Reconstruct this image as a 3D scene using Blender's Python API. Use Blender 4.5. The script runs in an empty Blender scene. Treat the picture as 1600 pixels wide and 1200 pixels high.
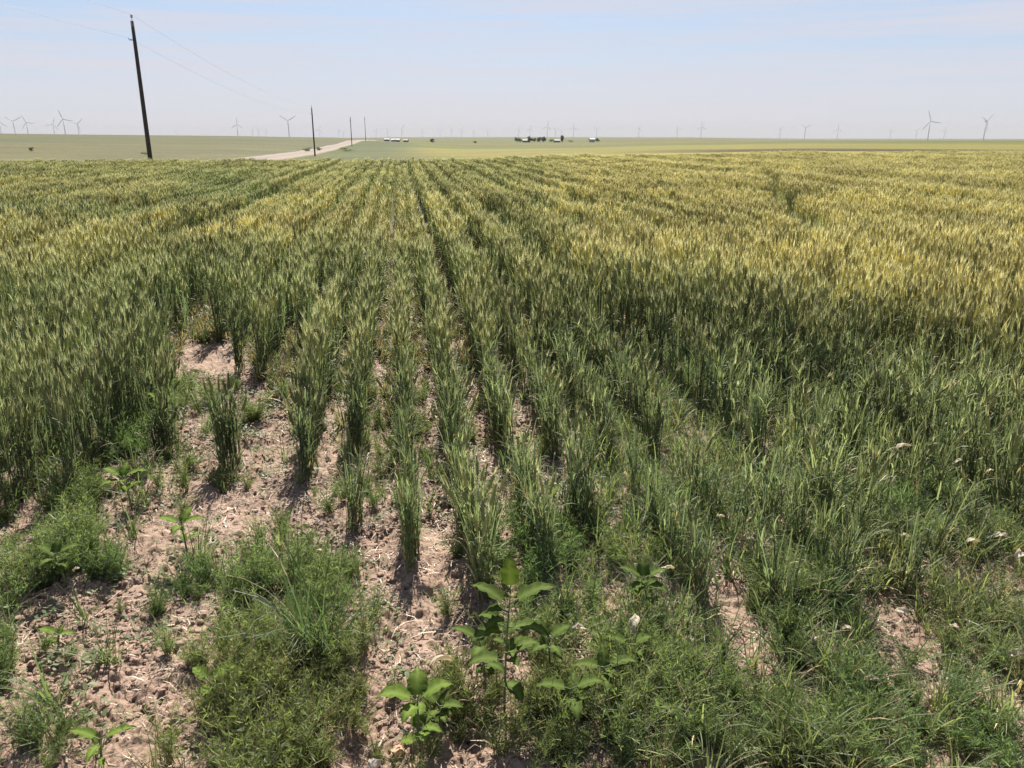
import bpy, math, random
import numpy as np
from mathutils import Vector, Matrix, Euler
R = math.radians
rng = np.random.default_rng(7)
rnd = random.Random(11)

# ------------------------------------------------------------------ camera, world, sun, exposure
EYE, PITCH, FPX = 1.65, R(17.4), 1232.0
scene = bpy.context.scene
col = scene.collection
cam_d = bpy.data.cameras.new('camera')
cam_d.sensor_fit = 'HORIZONTAL'
cam_d.angle = 2*math.atan(800/FPX)
cam_d.clip_start = 0.05
cam_d.clip_end = 60000
cam = bpy.data.objects.new('camera', cam_d)
cam.location = (0, 0, EYE)
cam.rotation_euler = (R(90)-PITCH, 0, 0)
col.objects.link(cam)
scene.camera = cam

SUN_EL, SUN_AZ = R(45), R(-3)          # azimuth clockwise from the view direction (+Y)
world = bpy.data.worlds.new("World")
scene.world = world
world.use_nodes = True
wt = world.node_tree
wt.nodes.clear()
def wn(t, **k):
    n = wt.nodes.new(t)
    for a, b in k.items(): setattr(n, a, b)
    return n
w_out = wn('ShaderNodeOutputWorld'); w_bg = wn('ShaderNodeBackground'); w_sky = wn('ShaderNodeTexSky')
w_sky.sky_type = 'NISHITA'; w_sky.sun_disc = False
w_sky.sun_elevation = SUN_EL; w_sky.sun_rotation = SUN_AZ
w_sky.air_density = 1.0; w_sky.dust_density = 1.0; w_sky.ozone_density = 1.5
w_tc = wn('ShaderNodeTexCoord'); w_map = wn('ShaderNodeMapping'); w_map.inputs['Scale'].default_value = (1.0, 1.0, 26)
w_map.inputs['Rotation'].default_value = (R(1.5), R(1.2), 0)
w_no = wn('ShaderNodeTexNoise'); w_no.inputs['Scale'].default_value = 2.2; w_no.inputs['Detail'].default_value = 7
w_no.inputs['Roughness'].default_value = 0.65
w_rmp = wn('ShaderNodeValToRGB')
w_rmp.color_ramp.elements[0].position = 0.42; w_rmp.color_ramp.elements[0].color = (0, 0, 0, 1)
w_rmp.color_ramp.elements[1].position = 0.62; w_rmp.color_ramp.elements[1].color = (1, 1, 1, 1)
w_mul = wn('ShaderNodeMath', operation='MULTIPLY'); w_mul.inputs[1].default_value = 0.9
w_add = wn('ShaderNodeMath', operation='ADD'); w_add.inputs[1].default_value = 0.02; w_add.use_clamp = True
w_mix = wn('ShaderNodeMixRGB'); w_mix.inputs[2].default_value = (5.6, 5.75, 6.6, 1)     # thin veil of high cloud
wt.links.new(w_tc.outputs['Generated'], w_map.inputs['Vector'])
wt.links.new(w_map.outputs['Vector'], w_no.inputs['Vector'])
wt.links.new(w_no.outputs['Fac'], w_rmp.inputs['Fac'])
wt.links.new(w_rmp.outputs['Color'], w_mul.inputs[0])
wt.links.new(w_mul.outputs[0], w_add.inputs[0])
w_sep = wn('ShaderNodeSeparateXYZ'); wt.links.new(w_tc.outputs['Generated'], w_sep.inputs[0])
w_hi = wn('ShaderNodeMapRange'); w_hi.interpolation_type = 'SMOOTHSTEP'      # overhead the sky is clearer
w_hi.inputs['From Min'].default_value = .18; w_hi.inputs['From Max'].default_value = .6; w_hi.inputs['To Min'].default_value = 1; w_hi.inputs['To Max'].default_value = .12
wt.links.new(w_sep.outputs['Z'], w_hi.inputs['Value'])
w_m3 = wn('ShaderNodeMath', operation='MULTIPLY'); wt.links.new(w_add.outputs[0], w_m3.inputs[0]); wt.links.new(w_hi.outputs[0], w_m3.inputs[1])
wt.links.new(w_m3.outputs[0], w_mix.inputs[0])
w_m4 = wn('ShaderNodeMath', operation='MULTIPLY'); w_m4.inputs[1].default_value = .75; wt.links.new(w_hi.outputs[0], w_m4.inputs[0])
w_mix0 = wn('ShaderNodeMixRGB'); w_mix0.inputs[2].default_value = (3.7, 4.9, 7.0, 1)
wt.links.new(w_m4.outputs[0], w_mix0.inputs[0]); wt.links.new(w_sky.outputs['Color'], w_mix0.inputs[1])
wt.links.new(w_mix0.outputs['Color'], w_mix.inputs[1])
w_el = wn('ShaderNodeMapRange'); w_el.interpolation_type = 'SMOOTHSTEP'
w_el.inputs['From Min'].default_value = -0.02; w_el.inputs['From Max'].default_value = 0.15; w_el.inputs['To Min'].default_value = .85; w_el.inputs['To Max'].default_value = .0
wt.links.new(w_sep.outputs['Z'], w_el.inputs['Value'])
w_mix2 = wn('ShaderNodeMixRGB'); w_mix2.inputs[2].default_value = (6.2, 6.1, 6.5, 1)     # low dusty layer near the horizon
wt.links.new(w_el.outputs[0], w_mix2.inputs[0]); wt.links.new(w_mix.outputs['Color'], w_mix2.inputs[1])
wt.links.new(w_mix2.outputs['Color'], w_bg.inputs['Color'])
wt.links.new(w_bg.outputs[0], w_out.inputs['Surface'])
w_bg.inputs['Strength'].default_value = 0.05

sun_d = bpy.data.lights.new('sun', 'SUN')
sun_d.energy = 5.0; sun_d.angle = R(0.6); sun_d.color = (1.0, 0.95, 0.87)
sun = bpy.data.objects.new('sun', sun_d)
sdir = Vector((math.sin(SUN_AZ)*math.cos(SUN_EL), math.cos(SUN_AZ)*math.cos(SUN_EL), math.sin(SUN_EL)))
sun.rotation_euler = sdir.to_track_quat('Z', 'Y').to_euler()
sun.location = (0, 0, 30)
col.objects.link(sun)

scene.view_settings.view_transform = 'Standard'
scene.view_settings.look = 'None'
scene.view_settings.exposure = 1.3
scene.view_settings.gamma = 1.0
scene.cycles.max_bounces = 6
scene.cycles.diffuse_bounces = 3
scene.cycles.transmission_bounces = 4
scene.cycles.volume_bounces = 1
scene.cycles.transparent_max_bounces = 8

# ------------------------------------------------------------------ layout helpers (photo pixels <-> ground)
def ground_at(px, py, z=0.0):
    """point on the plane z below a pixel of the 1600x1200 photograph"""
    cx, cy = (px-800)/FPX, (600-py)/FPX
    d = Vector((cx, math.cos(PITCH)+cy*math.sin(PITCH), -math.sin(PITCH)+cy*math.cos(PITCH)))
    t = (z-EYE)/d.z
    return Vector((d.x*t, d.y*t, z))
def to_px(x, y, z=0.0):
    zc = y*math.cos(PITCH) + (EYE-z)*math.sin(PITCH)
    zc = np.maximum(zc, 1e-3) if isinstance(zc, np.ndarray) else max(zc, 1e-3)
    yc = y*math.sin(PITCH) - (EYE-z)*math.cos(PITCH)
    return 800+FPX*x/zc, 600-FPX*yc/zc
def at_dist(px, d):
    """x for a thing seen at photo column px near the horizon, at forward distance d"""
    return (px-800)/FPX*(d*math.cos(PITCH)+EYE*math.sin(PITCH))
def sstep(a, b, x):
    t = np.clip((x-a)/(b-a), 0, 1)
    return t*t*(3-2*t)
def vnoise(x, y, seed=0):
    xi = np.floor(x).astype(np.int64); yi = np.floor(y).astype(np.int64)
    fx = x-xi; fy = y-yi
    fx = fx*fx*(3-2*fx); fy = fy*fy*(3-2*fy)
    def h(a, b):
        n = (a*374761393 + b*668265263 + seed*974634777) & 0xffffffff
        n = ((n ^ (n >> 13))*1274126177) & 0xffffffff
        return ((n ^ (n >> 16)) & 0xffff)/65535.0
    return (h(xi, yi)*(1-fx)+h(xi+1, yi)*fx)*(1-fy)+(h(xi, yi+1)*(1-fx)+h(xi+1, yi+1)*fx)*fy
def fbm(x, y, oct=4, seed=0):
    s = 0; a = .5; t = 0
    for i in range(oct):
        s = s+a*vnoise(x*2**i+17.3*i, y*2**i-9.1*i, seed+i); t += a; a *= .5
    return s/t
def in_poly(px, py, poly):
    r = np.zeros(px.shape, bool); j = len(poly)-1
    for i in range(len(poly)):
        xi, yi = poly[i]; xj, yj = poly[j]
        c = ((yi > py) != (yj > py)) & (px < (xj-xi)*(py-yi)/((yj-yi) or 1e-9)+xi)
        r ^= c; j = i
    return r

# rows: parallel to u, offset along n
RU = np.array([-0.1365, 0.9906]); RN = np.array([0.9906, 0.1365])
POLE_DX = -0.1355                       # the pole line and the road run with the rows

# ------------------------------------------------------------------ terrain height
DK = np.array([0, 55, 90, 140, 200, 260, 340, 450, 700, 1000, 1500, 2500, 4000, 7000, 14000.])
AK = np.array([-60, -32, -20, -12.5, -7.5, -3, 4, 12, 20, 32, 60.])
ZT = np.array([
 [0, 0, -.5, -.8, -.4, .3, 1.0, 2.2, 4.4, 4, 2, 0, -4, -8, -12],
 [0, 0, -.6, -1.0, -.6, .0, .8, 1.9, 4.0, 3, 0, -2, -5, -8, -12],
 [0, 0, -1.1, -1.9, -1.5, -.9, -.2, .8, 2.6, 2.0, 0, -3, -6, -8, -12],
 [0, 0, -1.1, -2.2, -2.5, -2.3, -1.6, -.3, 1.3, .8, -1, -4, -6, -8, -12],
 [0, 0, -.9, -2.0, -2.4, -2.3, -1.9, -1.2, -2.8, -4.5, -6.8, -6, -3.5, 0, -8],
 [0, 0, -.7, -1.6, -2.2, -2.6, -3.0, -3.4, -5.2, -6.6, -7.6, -6, -3.5, 0, -8],
 [0, 0, -.4, -.8, -1.4, -2.1, -2.8, -3.4, -5.2, -6.4, -7.4, -6, -3.5, 0, -8],
 [0, 0, -.2, -.3, -.6, -1.1, -1.6, -2.0, -3.0, -4.0, -5.5, -6, -5, -2, -8],
 [0, .1, .0, -.1, -.2, -.5, -.8, -.9, -1.2, -2.2, -6, -14, -18, -20, -24],
 [0, .1, .0, -.2, -.4, -.6, -.8, -.7, -.9, -2.2, -7, -16, -20, -22, -26],
 [0, .1, .0, -.2, -.4, -.6, -.8, -.7, -.9, -2.2, -7, -16, -20, -22, -26]])
def smooth_interp(K, v):
    i = np.clip(np.searchsorted(K, v)-1, 0, len(K)-2)
    t = np.clip((v-K[i])/(K[i+1]-K[i]), 0, 1)
    return i, t*t*(3-2*t)*.6+t*.4
def terrain_z(x, y):
    x = np.asarray(x, float); y = np.asarray(y, float)
    d = np.hypot(x, y)
    az = np.degrees(np.arctan2(x, np.maximum(np.abs(y), 1e-6)))
    i, t = smooth_interp(DK, d)
    j, s = smooth_interp(AK, az)
    z = (ZT[j, i]*(1-t)+ZT[j, i+1]*t)*(1-s)+(ZT[j+1, i]*(1-t)+ZT[j+1, i+1]*t)*s
    und = (fbm(x/140., y/140., 2, 5)-.5)*1.1*sstep(80, 500, d)
    return z+und
def tz(x, y): return float(terrain_z(np.array([x]), np.array([y]))[0])

ROW_K = {}
ROW_SP = 0.262
# near end of the centre rows (photo row at which the stand stops)
NEAR_PY = {-3: 548, -2: 775, -1: 845, 0: 935, 1: 955, 2: 910, 3: 805}
BARE = [(296, 535), (378, 535), (425, 640), (425, 720), (398, 800), (470, 830), (505, 880), (600, 960), (600, 1300), (-60, 1300), (-60, 840), (60, 815), (150, 765), (262, 715), (285, 640), (262, 590)]

def soil_relief(x, y):
    d = np.hypot(x, y)
    k = (x*RN[0]+y*RN[1])/ROW_SP
    ridge = np.cos(2*np.pi*k)*.012*np.clip(1-np.abs(k)/14, .3, 1)
    clod = (fbm(x*9, y*9, 4, 40)-.5)*.032+(fbm(x*2.2, y*2.2, 2, 60)-.5)*.06
    a = fbm(x*26, y*26, 3, 70)
    clod += np.clip(a-.52, 0, 1)*.055
    b = fbm(x*55, y*55, 2, 80); clod -= np.clip(.46-b, 0, 1)*.06*sstep(.38, .6, fbm(x*3, y*3, 2, 81))
    near = 1-sstep(7, 14, d)
    return (ridge+clod)*near

# ------------------------------------------------------------------ materials
def new_mat(name):
    m = bpy.data.materials.new(name); m.use_nodes = True
    nt = m.node_tree; nt.nodes.clear()
    out = nt.nodes.new('ShaderNodeOutputMaterial')
    return m, nt, out
def N(nt, t, **k):
    n = nt.nodes.new(t)
    for a, b in k.items(): setattr(n, a, b)
    return n
def L(nt, a, b): nt.links.new(a, b)
def noise(nt, scale, detail=4, rough=.55, vec=None, dim='3D'):
    n = N(nt, 'ShaderNodeTexNoise'); n.inputs['Scale'].default_value = scale
    n.inputs['Detail'].default_value = detail; n.inputs['Roughness'].default_value = rough
    if vec is not None: L(nt, vec, n.inputs['Vector'])
    return n
def ramp(nt, fac, stops):
    r = N(nt, 'ShaderNodeValToRGB'); e = r.color_ramp.elements
    while len(e) < len(stops): e.new(.5)
    for el, (p, c) in zip(e, stops): el.position = p; el.color = (*c, 1)
    L(nt, fac, r.inputs['Fac']); return r
def mixc(nt, f, a, b, mode='MIX'):
    m = N(nt, 'ShaderNodeMixRGB', blend_type=mode)
    for s, v in ((m.inputs[0], f), (m.inputs[1], a), (m.inputs[2], b)):
        if hasattr(v, 'is_linked') or hasattr(v, 'links'): L(nt, v, s)
        elif isinstance(v, (int, float)): s.default_value = v
        else: s.default_value = (*v, 1)
    return m.outputs[0]
def leaf_shader(nt, out, colr, trans=.45, rough=.5, spec=.25, tint=(1.0, 1.0, .6)):
    p = N(nt, 'ShaderNodeBsdfPrincipled'); p.inputs['Roughness'].default_value = rough
    p.inputs['Specular IOR Level'].default_value = spec
    L(nt, colr, p.inputs['Base Color'])
    t = N(nt, 'ShaderNodeBsdfTranslucent')
    tc = mixc(nt, 1.0, colr, tint, 'MULTIPLY')
    L(nt, tc, t.inputs['Color'])
    mx = N(nt, 'ShaderNodeMixShader'); mx.inputs[0].default_value = trans
    L(nt, p.outputs[0], mx.inputs[1]); L(nt, t.outputs[0], mx.inputs[2])
    L(nt, mx.outputs[0], out.inputs['Surface'])
def inst_attr(nt, name):
    a = N(nt, 'ShaderNodeAttribute'); a.attribute_type = 'INSTANCER'; a.attribute_name = name
    return a.outputs['Fac']
def geom_attr(nt, name):
    a = N(nt, 'ShaderNodeAttribute'); a.attribute_type = 'GEOMETRY'; a.attribute_name = name
    return a

def plant_mat(name, green, ripe, var=.35, trans=.55, tint=(1.0, 1.0, .6), stops=None):
    """colour runs green -> ripe with how far the patch has ripened; varies plant to plant"""
    m, nt, out = new_mat(name)
    mat = inst_attr(nt, 'ripe'); tone = inst_attr(nt, 'tone')
    g = geom_attr(nt, 'shade')       # per-blade natural variation
    c = mixc(nt, mat, green, ripe)
    oi = N(nt, 'ShaderNodeObjectInfo')
    mr = N(nt, 'ShaderNodeMapRange'); mr.inputs['To Min'].default_value = 1-var; mr.inputs['To Max'].default_value = 1+var
    L(nt, g.outputs['Fac'], mr.inputs['Value'])
    c2 = mixc(nt, 1.0, c, mr.outputs[0], 'MULTIPLY')
    mr2 = N(nt, 'ShaderNodeMapRange'); mr2.inputs['To Min'].default_value = .88; mr2.inputs['To Max'].default_value = 1.38
    L(nt, tone, mr2.inputs['Value'])
    c3 = mixc(nt, 1.0, c2, mr2.outputs[0], 'MULTIPLY')
    leaf_shader(nt, out, c3, trans, tint=tint)
    return m
M = {}
M['stalk'] = plant_mat('wheat_stalk', (.145, .185, .092), (.22, .23, .11), tint=(1, 1, .75))
M['head'] = plant_mat('wheat_head', (.26, .285, .14), (.46, .425, .205), tint=(1, .97, .75))
M['awn'] = plant_mat('wheat_awn', (.32, .34, .19), (.53, .49, .27), tint=(1, .97, .75))
M['dry'] = plant_mat('dry_blade', (.36, .28, .17), (.40, .30, .17), trans=.3)
M['litter'] = plant_mat('rotting_straw', (.12, .085, .06), (.38, .29, .20), trans=.1)
M['grass'] = plant_mat('grass_blade', (.10, .155, .07), (.17, .19, .09))
M['weed'] = plant_mat('weed_leaf', (.125, .175, .082), (.20, .215, .10), tint=(.9, 1, .5))
M['weed_stem'] = plant_mat('weed_stem', (.12, .15, .06), (.22, .16, .08), trans=.1)

def simple_mat(name, colr, rough=.7, noise_scale=8, var=.25, metallic=0, bump=0.0, coords='Object'):
    m, nt, out = new_mat(name)
    tc = N(nt, 'ShaderNodeTexCoord')
    n = noise(nt, noise_scale, 5, .6, tc.outputs[coords])
    r = ramp(nt, n.outputs['Fac'], [(.25, tuple(max(0, c*(1-var)) for c in colr)), (.75, tuple(min(1, c*(1+var)) for c in colr))])
    p = N(nt, 'ShaderNodeBsdfPrincipled'); p.inputs['Roughness'].default_value = rough; p.inputs['Metallic'].default_value = metallic
    L(nt, r.outputs[0], p.inputs['Base Color'])
    if bump:
        b = N(nt, 'ShaderNodeBump'); b.inputs['Strength'].default_value = bump; b.inputs['Distance'].default_value = .02
        L(nt, n.outputs['Fac'], b.inputs['Height']); L(nt, b.outputs[0], p.inputs['Normal'])
    L(nt, p.outputs[0], out.inputs['Surface'])
    return m
M['pole_wood'] = simple_mat('creosoted_wood', (.055, .042, .038), .85, 3, .35, bump=.3)
M['steel'] = simple_mat('galvanised_steel', (.35, .36, .38), .45, 12, .15, metallic=.8)
M['porcelain'] = simple_mat('grey_porcelain', (.34, .36, .38), .25, 12, .1)
M['wire'] = simple_mat('aluminium_wire', (.30, .31, .33), .5, 4, .1, metallic=.6)
M['turbine'] = simple_mat('turbine_paint', (.68, .68, .70), .5, .05, .05)
M['bark'] = simple_mat('tree_bark', (.11, .085, .065), .9, 2, .4, bump=.4)
M['white_wall'] = simple_mat('white_siding', (.42, .42, .41), .6, .4, .06)
M['grey_wall'] = simple_mat('grey_siding', (.22, .225, .225), .6, .4, .08)
M['roof'] = simple_mat('dark_roof', (.10, .10, .11), .7, .8, .2)
M['pale_roof'] = simple_mat('pale_metal_roof', (.20, .205, .21), .45, .5, .08)
M['window'] = simple_mat('window_glass', (.03, .035, .04), .15, 1, .1)
M['clod'] = simple_mat('soil_clod', (.27, .18, .135), .95, 30, .45, bump=.5)
M['pale_stone'] = simple_mat('pale_stone', (.58, .50, .42), .8, 20, .2, bump=.5)
M['rust_stone'] = simple_mat('rusty_stone', (.48, .27, .16), .85, 20, .2, bump=.5)

def leaf_mat(name, a, b, trans=.4, tint=(.95, 1, .5), scale=18):
    m, nt, out = new_mat(name)
    tc = N(nt, 'ShaderNodeTexCoord')
    n = noise(nt, scale, 4, .6, tc.outputs['Object'])
    oi = N(nt, 'ShaderNodeObjectInfo')
    v = geom_attr(nt, 'vein')
    r = ramp(nt, n.outputs['Fac'], [(.3, a), (.7, b)])
    c = mixc(nt, v.outputs['Fac'], r.outputs[0], tuple(min(1, x*1.3+.01) for x in b))
    leaf_shader(nt, out, c, trans, rough=.75, spec=.05, tint=tint)
    return m
M['broad_leaf'] = leaf_mat('broad_leaf', (.04, .07, .016), (.095, .13, .028), .4, scale=60)
M['bright_leaf'] = leaf_mat('bright_leaf', (.065, .115, .018), (.14, .195, .038), .42, scale=60)
M['dead_leaf'] = leaf_mat('dead_leaf', (.42, .37, .27), (.62, .57, .46), .5, (1, .95, .85))
M['green_stem'] = simple_mat('green_stem', (.11, .13, .06), .7, 30, .3)
M['crown'] = leaf_mat('crown_leaf', (.022, .045, .018), (.045, .075, .03), .25, scale=.6)
M['pale_crown'] = leaf_mat('pale_crown_leaf', (.07, .095, .06), (.10, .13, .08), .3, scale=.6)
M['shrub'] = leaf_mat('shrub_leaf', (.045, .065, .025), (.075, .10, .04), .3, scale=3)

# ground
m, nt, out = new_mat('ground_soil_and_fields'); M['ground'] = m
geo = N(nt, 'ShaderNodeNewGeometry'); pos = geo.outputs['Position']
n1 = noise(nt, 2.3, 6, .6, pos); n2 = noise(nt, 34, 5, .65, pos); n3 = noise(nt, 150, 3, .6, pos)
soil = ramp(nt, n1.outputs['Fac'], [(.3, (.185, .128, .096)), (.5, (.285, .20, .15)), (.72, (.35, .252, .19))])
grit = ramp(nt, n2.outputs['Fac'], [(.34, (.42, .38, .36)), (.47, (1, 1, 1)), (.62, (1, 1, 1)), (.78, (1.15, 1.12, 1.06))])
grit2 = ramp(nt, n3.outputs['Fac'], [(.3, (.70, .68, .66)), (.6, (1.06, 1.06, 1.06))])
c = mixc(nt, 1.0, soil.outputs[0], grit.outputs[0], 'MULTIPLY')
c = mixc(nt, 1.0, c, grit2.outputs[0], 'MULTIPLY')
fc = geom_attr(nt, 'field'); fm = geom_attr(nt, 'cover')
mp = N(nt, 'ShaderNodeMapping'); mp.inputs['Rotation'].default_value = (0, 0, -R(7.85)); L(nt, pos, mp.inputs['Vector'])
f1 = noise(nt, .9, 6, .7, mp.outputs[0]); f2 = noise(nt, .035, 5, .6, mp.outputs[0])
fr = ramp(nt, f1.outputs['Fac'], [(.3, (.62, .64, .62)), (.7, (1.32, 1.30, 1.22))])
fr2 = ramp(nt, f2.outputs['Fac'], [(.35, (.86, .90, .86)), (.65, (1.14, 1.08, 1.04))])
fcol = mixc(nt, 1.0, fc.outputs['Color'], fr.outputs[0], 'MULTIPLY')
fcol = mixc(nt, 1.0, fcol, fr2.outputs[0], 'MULTIPLY')
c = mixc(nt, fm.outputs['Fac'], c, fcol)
p = N(nt, 'ShaderNodeBsdfPrincipled'); p.inputs['Roughness'].default_value = .95; p.inputs['Specular IOR Level'].default_value = .1
L(nt, c, p.inputs['Base Color'])
bmp = N(nt, 'ShaderNodeBump'); bmp.inputs['Strength'].default_value = .7; bmp.inputs['Distance'].default_value = .012
L(nt, n2.outputs['Fac'], bmp.inputs['Height'])
bmp2 = N(nt, 'ShaderNodeBump'); bmp2.inputs['Strength'].default_value = .5; bmp2.inputs['Distance'].default_value = .004
L(nt, n3.outputs['Fac'], bmp2.inputs['Height']); L(nt, bmp.outputs[0], bmp2.inputs['Normal'])
L(nt, bmp2.outputs[0], p.inputs['Normal'])
L(nt, p.outputs[0], out.inputs['Surface'])

# dirt road
m, nt, out = new_mat('dirt_road'); M['road'] = m
uvn = N(nt, 'ShaderNodeUVMap'); sx = N(nt, 'ShaderNodeSeparateXYZ'); L(nt, uvn.outputs[0], sx.inputs[0])
geo = N(nt, 'ShaderNodeNewGeometry')
nn = noise(nt, .5, 6, .65, geo.outputs['Position'])
r1 = ramp(nt, nn.outputs['Fac'], [(.3, (.135, .100, .074)), (.7, (.185, .142, .108))])
tr = ramp(nt, sx.outputs[0], [(0, (.82, .85, .8)), (.22, (1.12, 1.1, 1.1)), (.5, (.88, .88, .86)), (.78, (1.12, 1.1, 1.1)), (1, (.82, .85, .8))])
for e in tr.color_ramp.elements: pass
p = N(nt, 'ShaderNodeBsdfPrincipled'); p.inputs['Roughness'].default_value = .95
L(nt, mixc(nt, 1.0, r1.outputs[0], tr.outputs[0], 'MULTIPLY'), p.inputs['Base Color'])
L(nt, p.outputs[0], out.inputs['Surface'])

# ------------------------------------------------------------------ tagging and mesh helpers
def tag(o, label=None, cat=None, group=None, kind=None):
    if label: o['label'] = label
    if cat: o['category'] = cat
    if group: o['group'] = group
    if kind: o['kind'] = kind
    return o
def empty(name, loc=(0, 0, 0), rz=0.0):
    o = bpy.data.objects.new(name, None); o.location = loc; o.rotation_euler = (0, 0, rz)
    o.empty_display_size = .1
    col.objects.link(o); return o
class MB:
    def __init__(s): s.v = []; s.f = []; s.m = []; s.sh = []; s.cur = .5
    def face(s, idx, mi=0): s.f.append(tuple(idx)); s.m.append(mi)
    def vert(s, p): s.v.append((p[0], p[1], p[2])); s.sh.append(s.cur); return len(s.v)-1
    def ribbon(s, pts, widths, side, mi=0):
        prev = None
        for p, w in zip(pts, widths):
            if w <= 0: cur = (s.vert(p),)
            else: cur = (s.vert(p-side*w/2), s.vert(p+side*w/2))
            if prev:
                if len(cur) == 2 and len(prev) == 2: s.face((prev[0], prev[1], cur[1], cur[0]), mi)
                elif len(cur) == 1 and len(prev) == 2: s.face((prev[0], prev[1], cur[0]), mi)
                elif len(cur) == 2: s.face((prev[0], cur[1], cur[0]), mi)
            prev = cur
    def tube(s, pts, radii, n=6, mi=0, cap=True):
        rings = []
        for i, (p, r) in enumerate(zip(pts, radii)):
            a = pts[max(0, i-1)]; b = pts[min(len(pts)-1, i+1)]
            t = (b-a).normalized() if (b-a).length > 0 else Vector((0, 0, 1))
            ref = Vector((1, 0, 0)) if abs(t.x) < .9 else Vector((0, 1, 0))
            u = t.cross(ref).normalized(); w = t.cross(u)
            rings.append([s.vert(p+(u*math.cos(2*math.pi*k/n)+w*math.sin(2*math.pi*k/n))*r) for k in range(n)])
        for a, b in zip(rings, rings[1:]):
            for k in range(n): s.face((a[k], a[(k+1) % n], b[(k+1) % n], b[k]), mi)
        if cap: s.face(rings[0][::-1], mi); s.face(rings[-1], mi)
    def box(s, c, sz, rot=None, mi=0):
        c = Vector(c); ids = []
        for dx in (-.5, .5):
            for dy in (-.5, .5):
                for dz in (-.5, .5):
                    q = Vector((dx*sz[0], dy*sz[1], dz*sz[2]))
                    if rot: q = rot @ q
                    ids.append(s.vert(c+q))
        for f in ((0, 1, 3, 2), (4, 6, 7, 5), (0, 4, 5, 1), (2, 3, 7, 6), (0, 2, 6, 4), (1, 5, 7, 3)): s.face([ids[i] for i in f], mi)
    def mesh(s, name, mats, smooth=False, attr='shade'):
        me = bpy.data.meshes.new(name)
        me.from_pydata(s.v, [], s.f)
        for m_ in mats: me.materials.append(m_)
        me.polygons.foreach_set('material_index', s.m)
        if smooth: me.polygons.foreach_set('use_smooth', [True]*len(s.f))
        a = me.attributes.new(attr, 'FLOAT', 'POINT'); a.data.foreach_set('value', s.sh)
        me.update(); return me
    def build(s, name, mat, parent=None, smooth=False, attr='shade'):
        o = bpy.data.objects.new(name, s.mesh(name, mat if isinstance(mat, list) else [mat], smooth, attr))
        col.objects.link(o)
        if parent: o.parent = parent
        return o
def copy_tree(src, kids, loc, rz, scale=1.0):
    c_ = src.copy(); col.objects.link(c_); c_.location = loc; c_.rotation_euler = (0, 0, rz); c_.scale = (scale,)*3
    for k in kids:
        d_ = k.copy(); col.objects.link(d_); d_.parent = c_
    return c_

def field_edge(x, y):
    """True inside the crop: it ends at a headland on the left and centre, runs further out on the right"""
    d_al = x*RU[0]+y*RU[1]; az = np.degrees(np.arctan2(x, np.maximum(y, 1e-3)))
    lim = 42+sstep(-4, 4, az)*7+sstep(6, 20, az)*4+(vnoise(x/5, y*0, 8)-.5)*1.0
    return d_al < lim

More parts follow.
